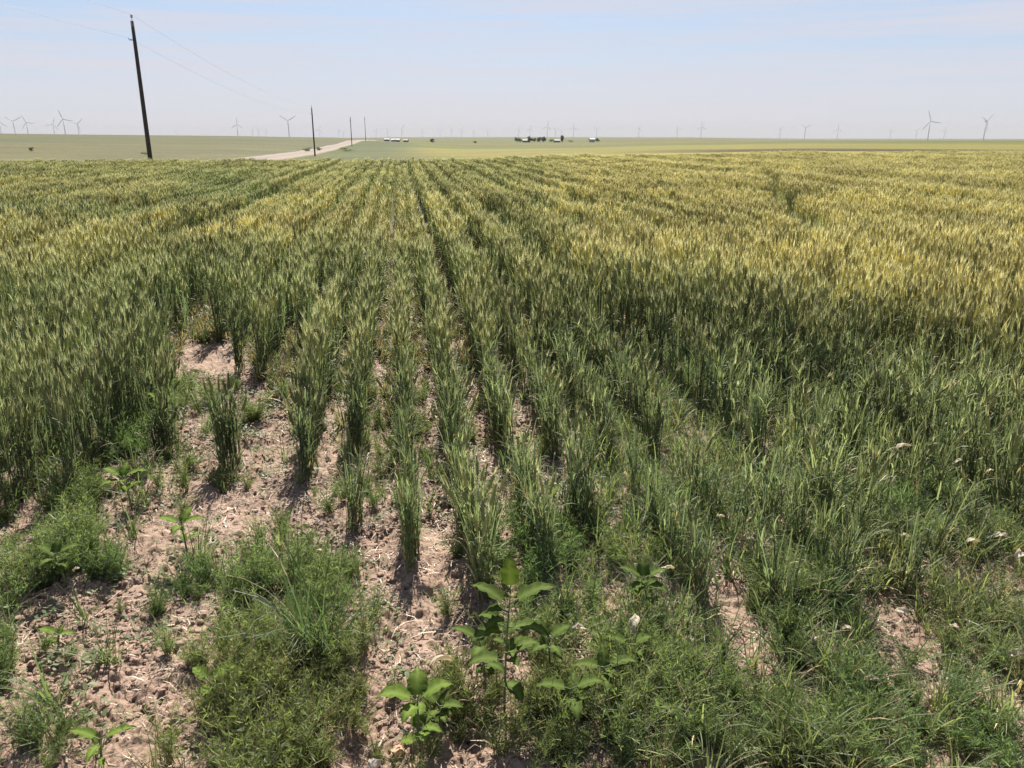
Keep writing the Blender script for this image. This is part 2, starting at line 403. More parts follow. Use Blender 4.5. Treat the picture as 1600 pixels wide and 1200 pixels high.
# ------------------------------------------------------------------ ground sheet (one polar grid, fine in front, out past the horizon)
def make_ground():
    az = np.concatenate([np.arange(-180, -46, 3.), np.arange(-46, 46.01, .1), np.arange(49, 180, 3.)])
    rr = [0.25]
    while rr[-1] < 7: rr.append(rr[-1]*1.0032)
    while rr[-1] < 60: rr.append(rr[-1]*1.012)
    while rr[-1] < 14000: rr.append(rr[-1]*1.022)
    rr = np.array(rr)
    A, D = np.meshgrid(np.radians(az), rr)
    X = D*np.sin(A); Y = D*np.cos(A)
    Z = terrain_z(X, Y)+soil_relief(X, Y)
    nr, na = X.shape
    co = np.stack([X, Y, Z], -1).reshape(-1, 3)
    co = np.concatenate([co, [[0, 0, co[:na, 2].mean()]]])
    i = np.arange(nr-1)[:, None]*na; j = np.arange(na)[None, :]; j2 = (j+1) % na
    quads = np.stack([i+j, i+na+j, i+na+j2, i+j2], -1).reshape(-1, 4)
    tris = np.stack([np.full(na, nr*na), np.arange(na), (np.arange(na)+1) % na], -1)
    me = bpy.data.meshes.new('ground')
    me.vertices.add(len(co)); me.vertices.foreach_set('co', co.ravel())
    loops = np.concatenate([quads.ravel(), tris.ravel()])
    me.loops.add(len(loops)); me.loops.foreach_set('vertex_index', loops.astype(np.int32))
    starts = np.concatenate([np.arange(len(quads))*4, len(quads)*4+np.arange(na)*3]).astype(np.int32)
    me.polygons.add(len(starts)); me.polygons.foreach_set('loop_start', starts)
    me.update(calc_edges=True)
    me.polygons.foreach_set('use_smooth', np.ones(len(starts), bool))
    # what grows where, far away: crop colours, with darker ground under the wheat
    x, y = co[:, 0], co[:, 1]; d = np.hypot(x, y); u = -(x-POLE_DX*y)      # metres left of the row line
    azd = np.degrees(np.arctan2(x, np.maximum(y, 1e-3)))
    C = np.zeros((len(co), 3)); C[:] = (.115, .125, .05)
    def setc(m_, c_): C[m_] = c_
    def setw(w_, c_):
        C[:] = C*(1-w_[:, None])+np.array(c_)*w_[:, None]
    wob = (fbm(x/60, y/60, 3, 21)-.5)*2
    # bands of strip crops across the right and centre
    setw(np.ones(len(co)), (.245, .225, .085))
    setw(sstep(100, 110, d+wob*6-azd*.3), (.20, .20, .085))
    setw(sstep(150, 156, d+azd*1.2+wob*6)*(1-sstep(175, 185, d+azd*1.2+wob*6)), (.23, .205, .085))
    setw(sstep(96, 99, d-azd*.5+wob*3)*(1-sstep(128, 132, d-azd*.5+wob*5))*sstep(4, 16, azd), (.085, .088, .038))
    setw(sstep(108, 110, d-azd*.2+wob*3)*(1-sstep(118, 120, d-azd*.2+wob*3))*sstep(12, 15, azd), (.05, .045, .025))
    setw(sstep(76, 77, d-azd*.3+wob*2)*(1-sstep(81, 82, d-azd*.3+wob*2))*sstep(20, 24, azd), (.045, .042, .022))
    setw(sstep(232, 236, d-azd*.4+wob*5)*(1-sstep(300, 310, d+wob*12)), (.20, .20, .085))
    setw(sstep(300, 310, d+wob*12)*(1-sstep(420, 430, d+wob*10)), (.13, .155, .07))
    setw(sstep(420, 430, d+wob*10), (.12, .135, .075))
    setw(sstep(700, 720, d+wob*30)*(1-sstep(1100, 1150, d+wob*50)), (.15, .15, .085))
    st = fbm(x/400+3, y/11, 3, 23); C *= (.80+.42*st)[:, None]
    C *= np.array([.70, .635, .36])
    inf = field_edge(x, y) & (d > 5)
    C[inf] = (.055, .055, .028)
    # left: pasture beyond the road
    pl = sstep(20.5, 22, u)*(~inf)
    setw(pl*sstep(45, 52, d), (.092, .086, .040))
    hill = fbm(x/45, y/18, 3, 33)
    setw(pl*sstep(.52, .62, hill)*.5*sstep(60, 90, d), (.115, .11, .06))
    setw(pl*sstep(260, 290, d+wob*20)*.6, (.072, .075, .036))
    setw((pl*sstep(.5, .56, fbm(x/90, y/30, 2, 90))*.4)*sstep(120, 200, d), (.075, .075, .042))
    # verge between road and crop: darker green
    vg = sstep(42, 60, d)*(~inf)*(1-sstep(500, 700, d))
    dg = vg*(1-sstep(-12, -3, -u+3-d*0.03))*(1-pl)
    setw(np.clip(vg*(1-sstep(19, 21, u))*sstep(-14, 6, u)*.8, 0, 1), (.055, .068, .030))
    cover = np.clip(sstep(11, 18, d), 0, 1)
    a = me.attributes.new('cover', 'FLOAT', 'POINT'); a.data.foreach_set('value', cover.astype(np.float32))
    a = me.attributes.new('field', 'FLOAT_COLOR', 'POINT')
    a.data.foreach_set('color', np.concatenate([C, np.ones((len(C), 1))], 1).astype(np.float32).ravel())
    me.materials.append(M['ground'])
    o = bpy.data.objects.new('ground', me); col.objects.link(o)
    tag(o, 'bare pinkish soil running out into flat farmland to the horizon', kind='structure')
make_ground()

# ------------------------------------------------------------------ dirt road
def make_road():
    ds = np.concatenate([np.arange(-60, 420, 4.), np.arange(420, 900, 12.)])
    nw = 9; vs = []; fs = []; uvs = []
    for i, d in enumerate(ds):
        for k in range(nw):
            t = k/(nw-1); u = -29.0+9.0*t
            wv = (vnoise(np.array([d/9.]), np.array([t*0+3.]), 4 if t < .5 else 9)[0]-.5)*1.0*abs(t-.5)*2
            x = POLE_DX*d+u+wv; y = float(d)
            vs.append((x, y, tz(x, y)+.05+.06*(1-(2*t-1)**2)-.25*(abs(2*t-1) > .99))); uvs.append((t, i/10))
    for i in range(len(ds)-1):
        for k in range(nw-1):
            a = i*nw+k; fs.append((a, a+1, a+nw+1, a+nw))
    me = bpy.data.meshes.new('dirt_road'); me.from_pydata(vs, [], fs)
    uvl = me.uv_layers.new(name='UVMap')
    for li, l in enumerate(me.loops): uvl.data[li].uv = uvs[l.vertex_index]
    me.materials.append(M['road']); me.polygons.foreach_set('use_smooth', [True]*len(fs))
    o = bpy.data.objects.new('dirt_road', me); col.objects.link(o)
    tag(o, 'pinkish graded dirt road running beside the power poles', kind='structure')
make_road()

# ------------------------------------------------------------------ plant prototypes
def rv(a, b): return rnd.uniform(a, b)
def leaf_ribbon(mb, p0, azi, up0, length, width, droop, segs, mi):
    """a grass leaf: leaves the stem steeply, arches over"""
    pts = []; p = Vector(p0); ang = up0
    hd = Vector((math.cos(azi), math.sin(azi), 0)); side = Vector((-math.sin(azi), math.cos(azi), 0))
    tw = rv(-.5, .5)
    side = (side+Vector((0, 0, tw))).normalized()
    st = length/segs; ws = []
    for i in range(segs+1):
        pts.append(p.copy()); t = i/segs
        ws.append(width*(.55+.45*math.sin(math.pi*min(1, t*1.3+.15))) if i < segs else 0)
        p = p+(hd*math.cos(ang)+Vector((0, 0, math.sin(ang))))*st
        ang -= droop/segs*(.5+t)
    mb.cur = rnd.random(); mb.ribbon(pts, ws, side, mi)
def stem_curve(base, h, azi, lean, segs):
    return [Vector((base[0]+math.cos(azi)*lean*h*(i/segs)**1.6, base[1]+math.sin(azi)*lean*h*(i/segs)**1.6, base[2]+h*i/segs)) for i in range(segs+1)]
def wheat_stem(mb, base, h, lod, headed=True, leaves=3, spread=.12):
    azi = rv(0, 6.283); lean = abs(rnd.gauss(0, spread)); segs = (4, 3, 2)[lod]
    pts = stem_curve(base, h, azi, lean, segs)
    fa = rv(0, 3.14); side = Vector((math.cos(fa), math.sin(fa), 0)); w = (.0042, .006, .009)[lod]
    mb.cur = rnd.random()
    mb.ribbon(pts, [w]*(segs)+[w*.7], side, 0)
    if lod == 0:
        mb.ribbon(pts, [w]*(segs)+[w*.7], Vector((-side.y, side.x, 0)), 0)
    for i in range(leaves):
        t = rv(.08, .85) if headed else rv(.02, .9)
        q = pts[0].lerp(pts[-1], t)
        mi = 3 if (t < .28 and rnd.random() < .40) or rnd.random() < .05 else 0
        leaf_ribbon(mb, q, rv(0, 6.283), rv(1.0, 1.48), rv(.08, .19)*(h/.6)**.5, (rv(.005, .009), rv(.007, .011), rv(.010, .016))[lod], rv(.4, 2.3), (5, 3, 2)[lod], mi)
    if headed:
        d = (pts[-1]-pts[-2]).normalized(); d = (d+Vector((rv(-.25, .25), rv(-.25, .25), 0))).normalized()
        hl = rv(.065, .10); r = (.0068, .0078, .010)[lod]*rv(.85, 1.15)
        n = (5, 4, 3)[lod]
        ks = ((0, .5), (.15, 1), (.6, .95), (1, .25)) if lod < 2 else ((0, .7), (.5, 1), (1, .2))
        hp = [pts[-1]+d*hl*t for t, _ in ks]; mb.cur = rnd.random()
        mb.tube(hp, [r*q for _, q in ks], n, 1, cap=False)
        for k in range((9, 5, 3)[lod]):
            t = rv(.1, 1); q = pts[-1]+d*hl*t
            fa = rv(0, 6.283); o_ = Vector((math.cos(fa), math.sin(fa), 0))
            tip = q+(d+o_*rv(.12, .34)).normalized()*rv(.05, .09)
            s_ = d.cross(o_).normalized()*(.0013, .0018, .003)[lod]
            mb.cur = rnd.random()
            a, b, c_ = mb.vert(q-s_), mb.vert(q+s_), mb.vert(tip); mb.face((a, b, c_), 2)
WM = [M['stalk'], M['head'], M['awn'], M['dry']]
def proto_coll(name, meshes):
    c_ = bpy.data.collections.new(name)
    for i, me in enumerate(meshes):
        o = bpy.data.objects.new(f'{name}_{i:02d}', me); c_.objects.link(o)
    return c_
def wheat_tuft_mesh(n, h, headp, leaves, spread=.10, rad=.028, lod=0):
    mb = MB()
    for i in range(n):
        a = rv(0, 6.283); r = rad*math.sqrt(rnd.random())
        wheat_stem(mb, (math.cos(a)*r, math.sin(a)*r, -.01), h*rv(.72, 1.08), lod, rnd.random() < headp, leaves, spread)
    return mb.mesh('wheat_tuft', WM)
def wheat_row_mesh(length, n, h, lod, wid=.022):
    mb = MB()
    for i in range(n):
        wheat_stem(mb, (rnd.gauss(0, wid), rv(-length/2, length/2), -.01), h*rv(.78, 1.08), lod, rnd.random() < .85, (3, 2, 1)[lod], .065)
    return mb.mesh('wheat_row', WM)
near_c = proto_coll('wheat_near', [wheat_tuft_mesh(6, .52, .95, 2, .065, .022) for _ in range(8)])
stunt_c = proto_coll('wheat_stunted', [wheat_tuft_mesh(8, .40, hp, 4, .12, .030) for hp in (.1, .1, .2, .1, .3, .1, .0, .1)])
mid_c = proto_coll('wheat_mid', [wheat_row_mesh(.4, 42, .52, 1) for _ in range(8)])
far_c = proto_coll('wheat_far', [wheat_row_mesh(1.0, 80, .50, 2, .035) for _ in range(6)])

def kochia_mesh(h, nst):
    mb = MB()
    for i in range(nst):
        azi = rv(0, 6.283); lean = rv(.1, 1.1); hh = h*rv(.55, 1.05)/(1+lean*.35)
        b = (rv(-.015, .015), rv(-.015, .015), -.005)
        pts = stem_curve(b, hh, azi, lean, 4)
        mb.cur = rnd.random(); mb.ribbon(pts, [.004, .0035, .003, .0025, .0015], Vector((-math.sin(azi+.4), math.cos(azi+.4), 0)), 1)
        nl = int(34*hh/.15)
        for k in range(nl):
            t = rv(.08, 1); i0 = min(3, int(t*4)); q = pts[i0].lerp(pts[i0+1], t*4-i0)
            fa = rv(0, 6.283); el = rv(.1, 1.2)
            dr = Vector((math.cos(fa)*math.cos(el), math.sin(fa)*math.cos(el), math.sin(el)))
            ln = rv(.016, .042)*(1.2-.5*t); s_ = dr.cross(Vector((rv(-1, 1), rv(-1, 1), rv(-1, 1)))).normalized()*.0013
            mb.cur = rnd.random()
            m_ = q+dr*ln*.5
            a, b_, c_, d_ = mb.vert(q), mb.vert(m_-s_), mb.vert(q+dr*ln), mb.vert(m_+s_)
            mb.face((a, b_, c_, d_), 0)
    return mb.mesh('weed', [M['weed'], M['weed_stem']])
koch_c = proto_coll('weed_clumps', [kochia_mesh(rv(.13, .2), 18) for _ in range(6)])
def grass_mesh(n, ln, wid, dry=.1):
    mb = MB()
    for i in range(n):
        azi = rv(0, 6.283)
        leaf_ribbon(mb, (rv(-.02, .02), rv(-.02, .02), -.005), azi, rv(.9, 1.5), ln*rv(.5, 1.1), wid*rv(.6, 1.2), rv(.4, 2.2), 5, 1 if rnd.random() < dry else 0)
    return mb.mesh('grass', [M['grass'], M['dry']])
grass_c = proto_coll('grass_clumps', [grass_mesh(22, .24, .0055) for _ in range(5)])
far_grass_c = proto_coll('pasture_clumps', [grass_mesh(26, .5, .04, .12) for _ in range(4)])
under_c = proto_coll('furrow_growth', [grass_mesh(20, .17, .009, .42) for _ in range(5)])
def litter_mesh():
    mb = MB()
    for i in range(5):
        a = rv(0, 3.14); d = Vector((math.cos(a), math.sin(a), rv(-.15, .15))); p_ = Vector((rv(-.05, .05), rv(-.05, .05), rv(.004, .012)))
        ln = rv(.02, .09); w = rv(.0015, .006); mb.cur = rnd.random()
        bend = Vector((-d.y, d.x, 0))*rv(-.012, .012)+Vector((0, 0, rv(0, .012)))
        mb.ribbon([p_, p_+d*ln*.5+bend, p_+d*ln], [w, w*.9, w*.3], Vector((-d.y, d.x, rv(-.3, .3))).normalized(), 0)
    return mb.mesh('litter', [M['litter']])
litter_c = proto_coll('litter_bits', [litter_mesh() for _ in range(6)])
def rock_mesh(r, mat, seed, nme='clod'):
    import bmesh
    bm = bmesh.new(); bmesh.ops.create_icosphere(bm, subdivisions=2, radius=1)
    q = random.Random(seed); ax = (q.uniform(.8, 1.3), q.uniform(.7, 1.1), q.uniform(.45, .8)); off = q.uniform(0, 50)
    for v in bm.verts:
        k = 1+.45*(vnoise(np.array([v.co.x*1.7+off]), np.array([v.co.y*1.7+v.co.z*1.3+off]), seed)[0]-.5)+.25*(vnoise(np.array([v.co.x*4+off]), np.array([v.co.z*4+v.co.y*3]), seed+3)[0]-.5)
        v.co = Vector((v.co.x*ax[0]*r*k, v.co.y*ax[1]*r*k, v.co.z*ax[2]*r*k))
    me = bpy.data.meshes.new(nme); bm.to_mesh(me); bm.free(); me.materials.append(mat); return me
clod_c = proto_coll('soil_clods', [rock_mesh(.011, M['clod'], s) for s in range(6)])
def sprout_mesh(n, big=1.0):
    """small broad seedling leaves near the ground"""
    mb = MB()
    for i in range(n):
        a = rv(0, 6.283); q = Vector((rv(-.04, .04), rv(-.04, .04), 0)); h = rv(.01, .05)
        d = Vector((math.cos(a), math.sin(a), rv(-.1, .5))).normalized(); s_ = Vector((-math.sin(a), math.cos(a), rv(-.2, .2)))
        ln = rv(.012, .03)*big; b = q+Vector((0, 0, h)); mb.cur = rnd.random()
        mb.ribbon([q, b], [.0015, .0015], s_, 1)
        mb.ribbon([b, b+d*ln*.35, b+d*ln*.75, b+d*ln], [.001, ln*.5, ln*.42, 0], s_, 0)
    return mb.mesh('sprout', [M['weed'], M['weed_stem']])
sprout_c = proto_coll('sprouts', [sprout_mesh(9) for _ in range(4)])

# ------------------------------------------------------------------ scatter (one object per uncountable cover)
def scatter(name, P, yaw, scl, coll, label, ripe=None, tone=None, tilt=None, zsc=None):
    n = len(P)
    if n == 0: return
    me = bpy.data.meshes.new(name); me.vertices.add(n); me.vertices.foreach_set('co', np.asarray(P, np.float32).ravel())
    def fa(nm, arr):
        a = me.attributes.new(nm, 'FLOAT', 'POINT'); a.data.foreach_set('value', np.asarray(arr, np.float32))
    def va(nm, arr):
        a = me.attributes.new(nm, 'FLOAT_VECTOR', 'POINT'); a.data.foreach_set('vector', np.asarray(arr, np.float32).ravel())
    rot = np.zeros((n, 3)); rot[:, 2] = yaw
    if tilt is not None: rot[:, :2] = tilt
    va('rot', rot)
    sv = np.repeat(np.asarray(scl, float)[:, None], 3, 1)
    if zsc is not None: sv[:, 2] = zsc
    va('scl', sv)
    fa('ripe', ripe if ripe is not None else np.zeros(n)); fa('tone', tone if tone is not None else rng.random(n))
    a = me.attributes.new('pick', 'INT', 'POINT'); a.data.foreach_set('value', rng.integers(0, len(coll.objects), n).astype(np.int32))
    o = bpy.data.objects.new(name, me); col.objects.link(o)
    ng = bpy.data.node_groups.new(name+'_scatter', 'GeometryNodeTree')
    ng.interface.new_socket('Geometry', in_out='INPUT', socket_type='NodeSocketGeometry')
    ng.interface.new_socket('Geometry', in_out='OUTPUT', socket_type='NodeSocketGeometry')
    gi = ng.nodes.new('NodeGroupInput'); go = ng.nodes.new('NodeGroupOutput')
    ip = ng.nodes.new('GeometryNodeInstanceOnPoints'); ci = ng.nodes.new('GeometryNodeCollectionInfo')
    ci.inputs['Collection'].default_value = coll; ci.inputs['Separate Children'].default_value = True; ci.inputs['Reset Children'].default_value = True
    def na(nm, t):
        q = ng.nodes.new('GeometryNodeInputNamedAttribute'); q.data_type = t; q.inputs['Name'].default_value = nm
        return q.outputs['Attribute']
    er = ng.nodes.new('FunctionNodeEulerToRotation')
    ng.links.new(na('rot', 'FLOAT_VECTOR'), er.inputs[0])
    ng.links.new(gi.outputs[0], ip.inputs['Points']); ng.links.new(ci.outputs[0], ip.inputs['Instance'])
    ip.inputs['Pick Instance'].default_value = True
    ng.links.new(na('pick', 'INT'), ip.inputs['Instance Index'])
    ng.links.new(er.outputs[0], ip.inputs['Rotation']); ng.links.new(na('scl', 'FLOAT_VECTOR'), ip.inputs['Scale'])
    ng.links.new(ip.outputs[0], go.inputs[0])
    md = o.modifiers.new('scatter', 'NODES'); md.node_group = ng
    tag(o, label, kind='stuff')
    return o

# ------------------------------------------------------------------ wheat: where it stands, how tall, how ripe
def ripe_at(x, y):
    px, py = to_px(x, y, .5)
    d = np.hypot(x, y)
    b = np.where(px > 900, sstep(5.4, 8.2, d), sstep(5.4, 11, d)*.75)
    b = b*(1-.30*sstep(12, 22, d)*(px < 800))
    n = fbm(x/2.6, y/3.4, 4, 101); n2 = fbm(x/.8, y/.8, 3, 131)
    b = b*np.where(px < 850, .62, 1)+(n-.5)*.9*(1-.5*sstep(15, 30, d))+(n2-.5)*.7+sstep(850, 1500, px)*.30*sstep(4.5, 6, d)*(1-sstep(10, 30, d)*.5)
    b -= .35*np.clip(1-np.abs(d-7.6)/1.0, 0, 1)*(px < 800)
    b -= 1.2*np.exp(-(((px-345)/60)**2+((py-293)/18)**2))
    b -= .9*np.exp(-(((px-100)/200)**2+((py-330)/12)**2))
    b += .35*np.exp(-(((px-480)/260)**2+((py-352)/16)**2))
    return np.clip(.10+b*.9+rng.normal(0, .14, x.shape), 0, 1)
def dark_track(px, py):
    """the faint dark track crossing the right of the field (canopy pixel)"""
    tx = np.interp(py, [265, 290, 325, 350, 372], [1197, 1206, 1237, 1268, 1300])
    return (np.abs(px-tx) < np.interp(py, [265, 350], [6, 22])) & (py > 268) & (py < 362)

def blob(px, py, cx, cy, rx, ry, ang=0):
    a = R(ang); dx = px-cx; dy = py-cy
    u = (dx*math.cos(a)+dy*math.sin(a))/rx; v = (-dx*math.sin(a)+dy*math.cos(a))/ry
    return np.exp(-(u*u+v*v)**1.5)
SOILR = [(622, 1040, 50, 160, 0, 1), (1165, 985, 42, 125, -35, 1), (1400, 990, 48, 95, -42, .95), (1560, 905, 55, 35, 0, .6), (1195, 880, 30, 50, -30, .8), (1090, 690, 20, 35, 0, .6), (1330, 780, 40, 22, 0, .5)]
def bare_r(px, py):
    s = 0
    for cx, cy, rx, ry, a, w in SOILR: s = np.maximum(s, w*blob(px, py, cx, cy, rx, ry, a))
    return s
def pair(k): return .045*np.where((np.asarray(k) == 0) | (np.asarray(k) == -1), .1, np.where(np.asarray(k) % 2 == 0, 1, -1))+(np.abs(np.asarray(k)+.5) > 1)*(vnoise(np.asarray(k)*2.9+.5, np.asarray(k)*0.+.5, 71)-.5)*.05
# near crop: tufts along each row, every few centimetres
P = []; 
for k in range(-42, 48):
    s0 = np.arange(1.6, 11.5, .042)
    s = s0+rng.normal(0, .012, len(s0)); off = k*ROW_SP-.02+pair(k)*sstep(4.5, 8, s)+rng.normal(0, .014, len(s0))+.012*np.sin(s*.9+k)
    P.append(np.stack([RN[0]*off+RU[0]*s, RN[1]*off+RU[1]*s, np.full(len(s), k)], 1))
P = np.concatenate(P)
x, y, k = P[:, 0], P[:, 1], P[:, 2].astype(int)
px, py = to_px(x, y)
d = np.hypot(x, y)
keep = (px > -260) & (px < 1860) & (py > 240) & (y > .5)
lowlim = np.full(len(P), 9999.)
for kk, v in NEAR_PY.items(): lowlim[k == kk] = v
lowlim = np.where(k < -3, 790+(vnoise(k*1.7, k*0., 3)-.5)*70, lowlim)
keep &= py < lowlim+(fbm(x*3, y*3, 2, 5)-.5)*30
bare = in_poly(px, py, BARE)
keep &= ~(bare & (k <= -2))
rgt = (k >= 4)
thin = sstep(600, 1120, py+(fbm(x*1.4, y*1.4, 3, 77)-.5)*300)
keep &= ~(rgt & (rng.random(len(P)) < thin*1.05))
patch = fbm(x*1.1, y*1.1, 3, 55)
keep &= ~((rng.random(len(P)) < .9) & (patch < .33) & (d < 7))
keep &= ~((rng.random(len(P)) < .35) & (fbm(x*5, y*5, 2, 56) < .42))
# missed drill rows: the dark furrows
keep &= ~((k == 6) & (rng.random(len(P)) < .85) & (d > 3.5))
keep &= ~(((k == -7) | (k == -11)) & (rng.random(len(P)) < .7) & (d > 6))
keep &= ~((k == 3) & (rng.random(len(P)) < .35) & (d > 5))
keep &= ~((bare_r(px, py) > .45) & (py > 640))
keep &= d < 10.5
P = P[keep]; x, y, k, px, py, d = x[keep], y[keep], k[keep], px[keep], py[keep], d[keep]
hh = .34+.15*sstep(2.9, 6.2, d)
hh = np.where((k < -3), .43+.07*sstep(3.2, 5.5, d), hh)
hh = np.where(k > 3, .31+.08*sstep(2.5, 4.5, d)+.12*sstep(4.8, 6.2, d+(px-1000)*.0006), hh)
hh = hh*(.86+.3*fbm(x/.9, y/.9, 3, 91))*(.90+.2*vnoise(k*3.7, k*0., 66))
stunted = hh < np.where(k > 3, .44, .41)
rp = ripe_at(x, y)
z = terrain_z(x, y)+soil_relief(x, y)
for nm, sel, cc, h0, lb in (('wheat_crop', ~stunted, near_c, .52, 'tall green and ripening bearded wheat standing in drilled rows'), ('stunted_wheat', stunted, stunt_c, .40, 'short thin green wheat rows where the crop meets bare soil')):
    n_ = sel.sum(); sc = hh[sel]/h0
    scatter(nm, np.stack([x[sel], y[sel], z[sel]], 1), rng.random(n_)*6.283, np.clip(sc, .85, 1.2), cc, lb, rp[sel], np.clip(.5+(fbm(x[sel]/.7, y[sel]/.7, 3, 17)-.5)*2.2+rng.normal(0, .12, n_), 0, 1), rng.normal(0, .06, (n_, 2)), sc*rng.uniform(.9, 1.1, n_))

# middle distance: short lengths of row
def row_segments(dmin, dmax, step, lat, prob=1.0, sp=ROW_SP):
    out_ = []
    kk = np.arange(-int(lat/sp), int(lat/sp))
    s0 = np.arange(dmin*.7, dmax*1.25, step)
    K, S = np.meshgrid(kk, s0)
    K = K.ravel(); S = S.ravel()+rng.uniform(-.3, .3, K.size)*step
    off = K*sp-.02+pair(K)+rng.normal(0, .012, K.size)+.012*np.sin(S*.9+K)
    x = RN[0]*off+RU[0]*S; y = RN[1]*off+RU[1]*S
    d = np.hypot(x, y); az = np.degrees(np.arctan2(x, np.maximum(y, 1e-3)))
    kp = (d >= dmin) & (d < dmax) & (np.abs(az) < 41) & field_edge(x, y) & (rng.random(K.size) < prob)
    return x[kp], y[kp], K[kp], d[kp]
def place_rows(nm, x, y, k, d, cc, h0, lb, wscale=1.0):
    px, py = to_px(x, y, .5)
    hole = fbm(x/1.6, y/1.6, 3, 201)
    kp = ~((hole < .30) & (rng.random(len(x)) < .6))
    kp &= ~((k == 6) & (d < 16) & (rng.random(len(x)) < .8))
    kp &= ~(((k == -7) | (k == -11) | (k == 17)) & (rng.random(len(x)) < .5) & (d < 20))
    kp &= ~(dark_track(px, py) & (rng.random(len(x)) < 1.0))
    x, y, k, d, px, py = x[kp], y[kp], k[kp], d[kp], px[kp], py[kp]
    h = .50*(.84+.32*fbm(x/1.5, y/1.5, 3, 92))*(.88+.24*vnoise(k*3.7, k*0., 66))
    h *= 1-.25*np.exp(-(((px-345)/60)**2+((py-293)/18)**2))
    n_ = len(x); yaw = math.atan2(-RU[0], RU[1])+rng.integers(0, 2, n_)*math.pi+rng.normal(0, .05, n_)
    tone = np.clip(.5+(fbm(x/1.3, y/1.3, 3, 18)-.5)*2.0+rng.normal(0, .1, n_)+(vnoise(k*5.3, k*0., 67)-.5)*.5, 0, 1)
    sc = h/h0
    scatter(nm, np.stack([x, y, terrain_z(x, y)], 1), yaw, np.full(n_, wscale), cc, lb, ripe_at(x, y), tone, rng.normal(0, .04, (n_, 2)), sc)
x, y, k, d = row_segments(10.5, 26, .36, 24)
place_rows('ripening_wheat', x, y, k, d, mid_c, .52, 'bearded wheat turning yellow, rows running away to the headland')
x, y, k, d = row_segments(26, 92, .95, 75)
place_rows('distant_wheat', x, y, k, d, far_c, .50, 'far part of the yellow green wheat field below the horizon')

# ------------------------------------------------------------------ weeds, grass, litter, clods
def pick(n, dens, xr=(-5, 5), yr=(1.0, 7)):
    """random ground points kept with the probability dens(px, py, x, y)"""
    x = rng.uniform(*xr, n); y = rng.uniform(*yr, n); px, py = to_px(x, y)
    kp = (px > -160) & (px < 1760) & (py < 1420) & (rng.random(n) < dens(px, py, x, y))
    x, y = x[kp], y[kp]; return x, y, terrain_z(x, y)+soil_relief(x, y)
KB = [(450, 1090, 125, 200, 0, 1), (495, 960, 60, 90, 0, .9), (400, 950, 70, 50, 0, .6), (95, 900, 80, 48, 0, .8), (10, 820, 50, 30, 0, .35),
      (0, 1065, 40, 50, 0, .7), (75, 1165, 65, 45, 0, .6), (225, 1000, 50, 45, 0, .35), (1010, 1120, 150, 100, 0, 1), (1230, 1160, 180, 80, 0, 1),
      (1100, 1050, 90, 60, 0, .6), (1210, 950, 90, 90, 45, .75), (1330, 1080, 90, 50, 0, .7), (880, 960, 90, 40, 0, .5), (1480, 1180, 160, 60, 0, .5),
      (130, 790, 60, 40, 0, .5), (210, 700, 50, 35, 0, .7), (255, 625, 40, 30, 0, .7), (1020, 850, 120, 60, 0, .4), (770, 870, 30, 60, 0, .35), (1450, 800, 150, 120, 0, .3),
      (700, 1130, 60, 60, 0, .25), (590, 760, 40, 200, 0, .07), (690, 720, 40, 200, -6, .07), (770, 760, 40, 170, -12, .10), (430, 840, 60, 40, 0, .2), (850, 880, 60, 60, 0, .35), (860, 1120, 110, 90, 0, .8), (780, 1080, 60, 60, 0, .4), (1560, 1010, 60, 80, 0, .35)]
def kdens(px, py, x, y):
    s = 0
    for cx, cy, rx, ry, a, w in KB: s = np.maximum(s, w*blob(px, py, cx, cy, rx, ry, a))
    s = s*sstep(.25, .85, fbm(x*6, y*6, 4, 301)+.22*s)*.9
    s = s+.045*(fbm(x*2.5, y*2.5, 2, 310) > .5)
    return np.clip(s*(1-bare_r(px, py)), 0, 1)
x, y, z = pick(20000, kdens, (-3.5, 3.5), (1.0, 5.2))
n_ = len(x)
sc = rng.uniform(.45, 1.15, n_)*(.7+.6*fbm(x*3, y*3, 2, 44))
scatter('weed_cover', np.stack([x, y, z], 1), rng.random(n_)*6.283, sc, koch_c, 'feathery bright green weeds carpeting the bare ground', np.clip(fbm(x*1.5, y*1.5, 2, 9)*1.2-.2, 0, 1), np.clip(.5+(fbm(x*2, y*2, 3, 33)-.5)*2+rng.normal(0, .15, n_), 0, 1), rng.normal(0, .15, (n_, 2)))

def gdens(px, py, x, y):
    r_ = sstep(860, 1020, px+(fbm(x*2, y*2, 2, 5)-.5)*160)*sstep(480, 640, py)*(1-.6*sstep(950, 1150, py))
    r_ = r_*(.35+.9*fbm(x*2.2, y*2.2, 3, 402))
    l_ = .03*(px < 900)*sstep(600, 800, py)+.22*(px < 240)*sstep(560, 700, py)*(1-sstep(800, 860, py))
    return np.clip((r_*.9+l_)*(1-bare_r(px, py)), 0, 1)
x, y, z = pick(16000, gdens, (-4, 5.2), (1.2, 6.5))
n_ = len(x)
scatter('grass', np.stack([x, y, z], 1), rng.random(n_)*6.283, rng.uniform(.45, 1.15, n_), grass_c, 'loose arching green grass growing through the thin wheat', np.clip(fbm(x*1.2, y*1.2, 3, 19)*1.6-.35, 0, 1), np.clip(.5+(fbm(x*1.7, y*1.7, 3, 34)-.5)*2+rng.normal(0, .15, n_), 0, 1), rng.normal(0, .12, (n_, 2)))

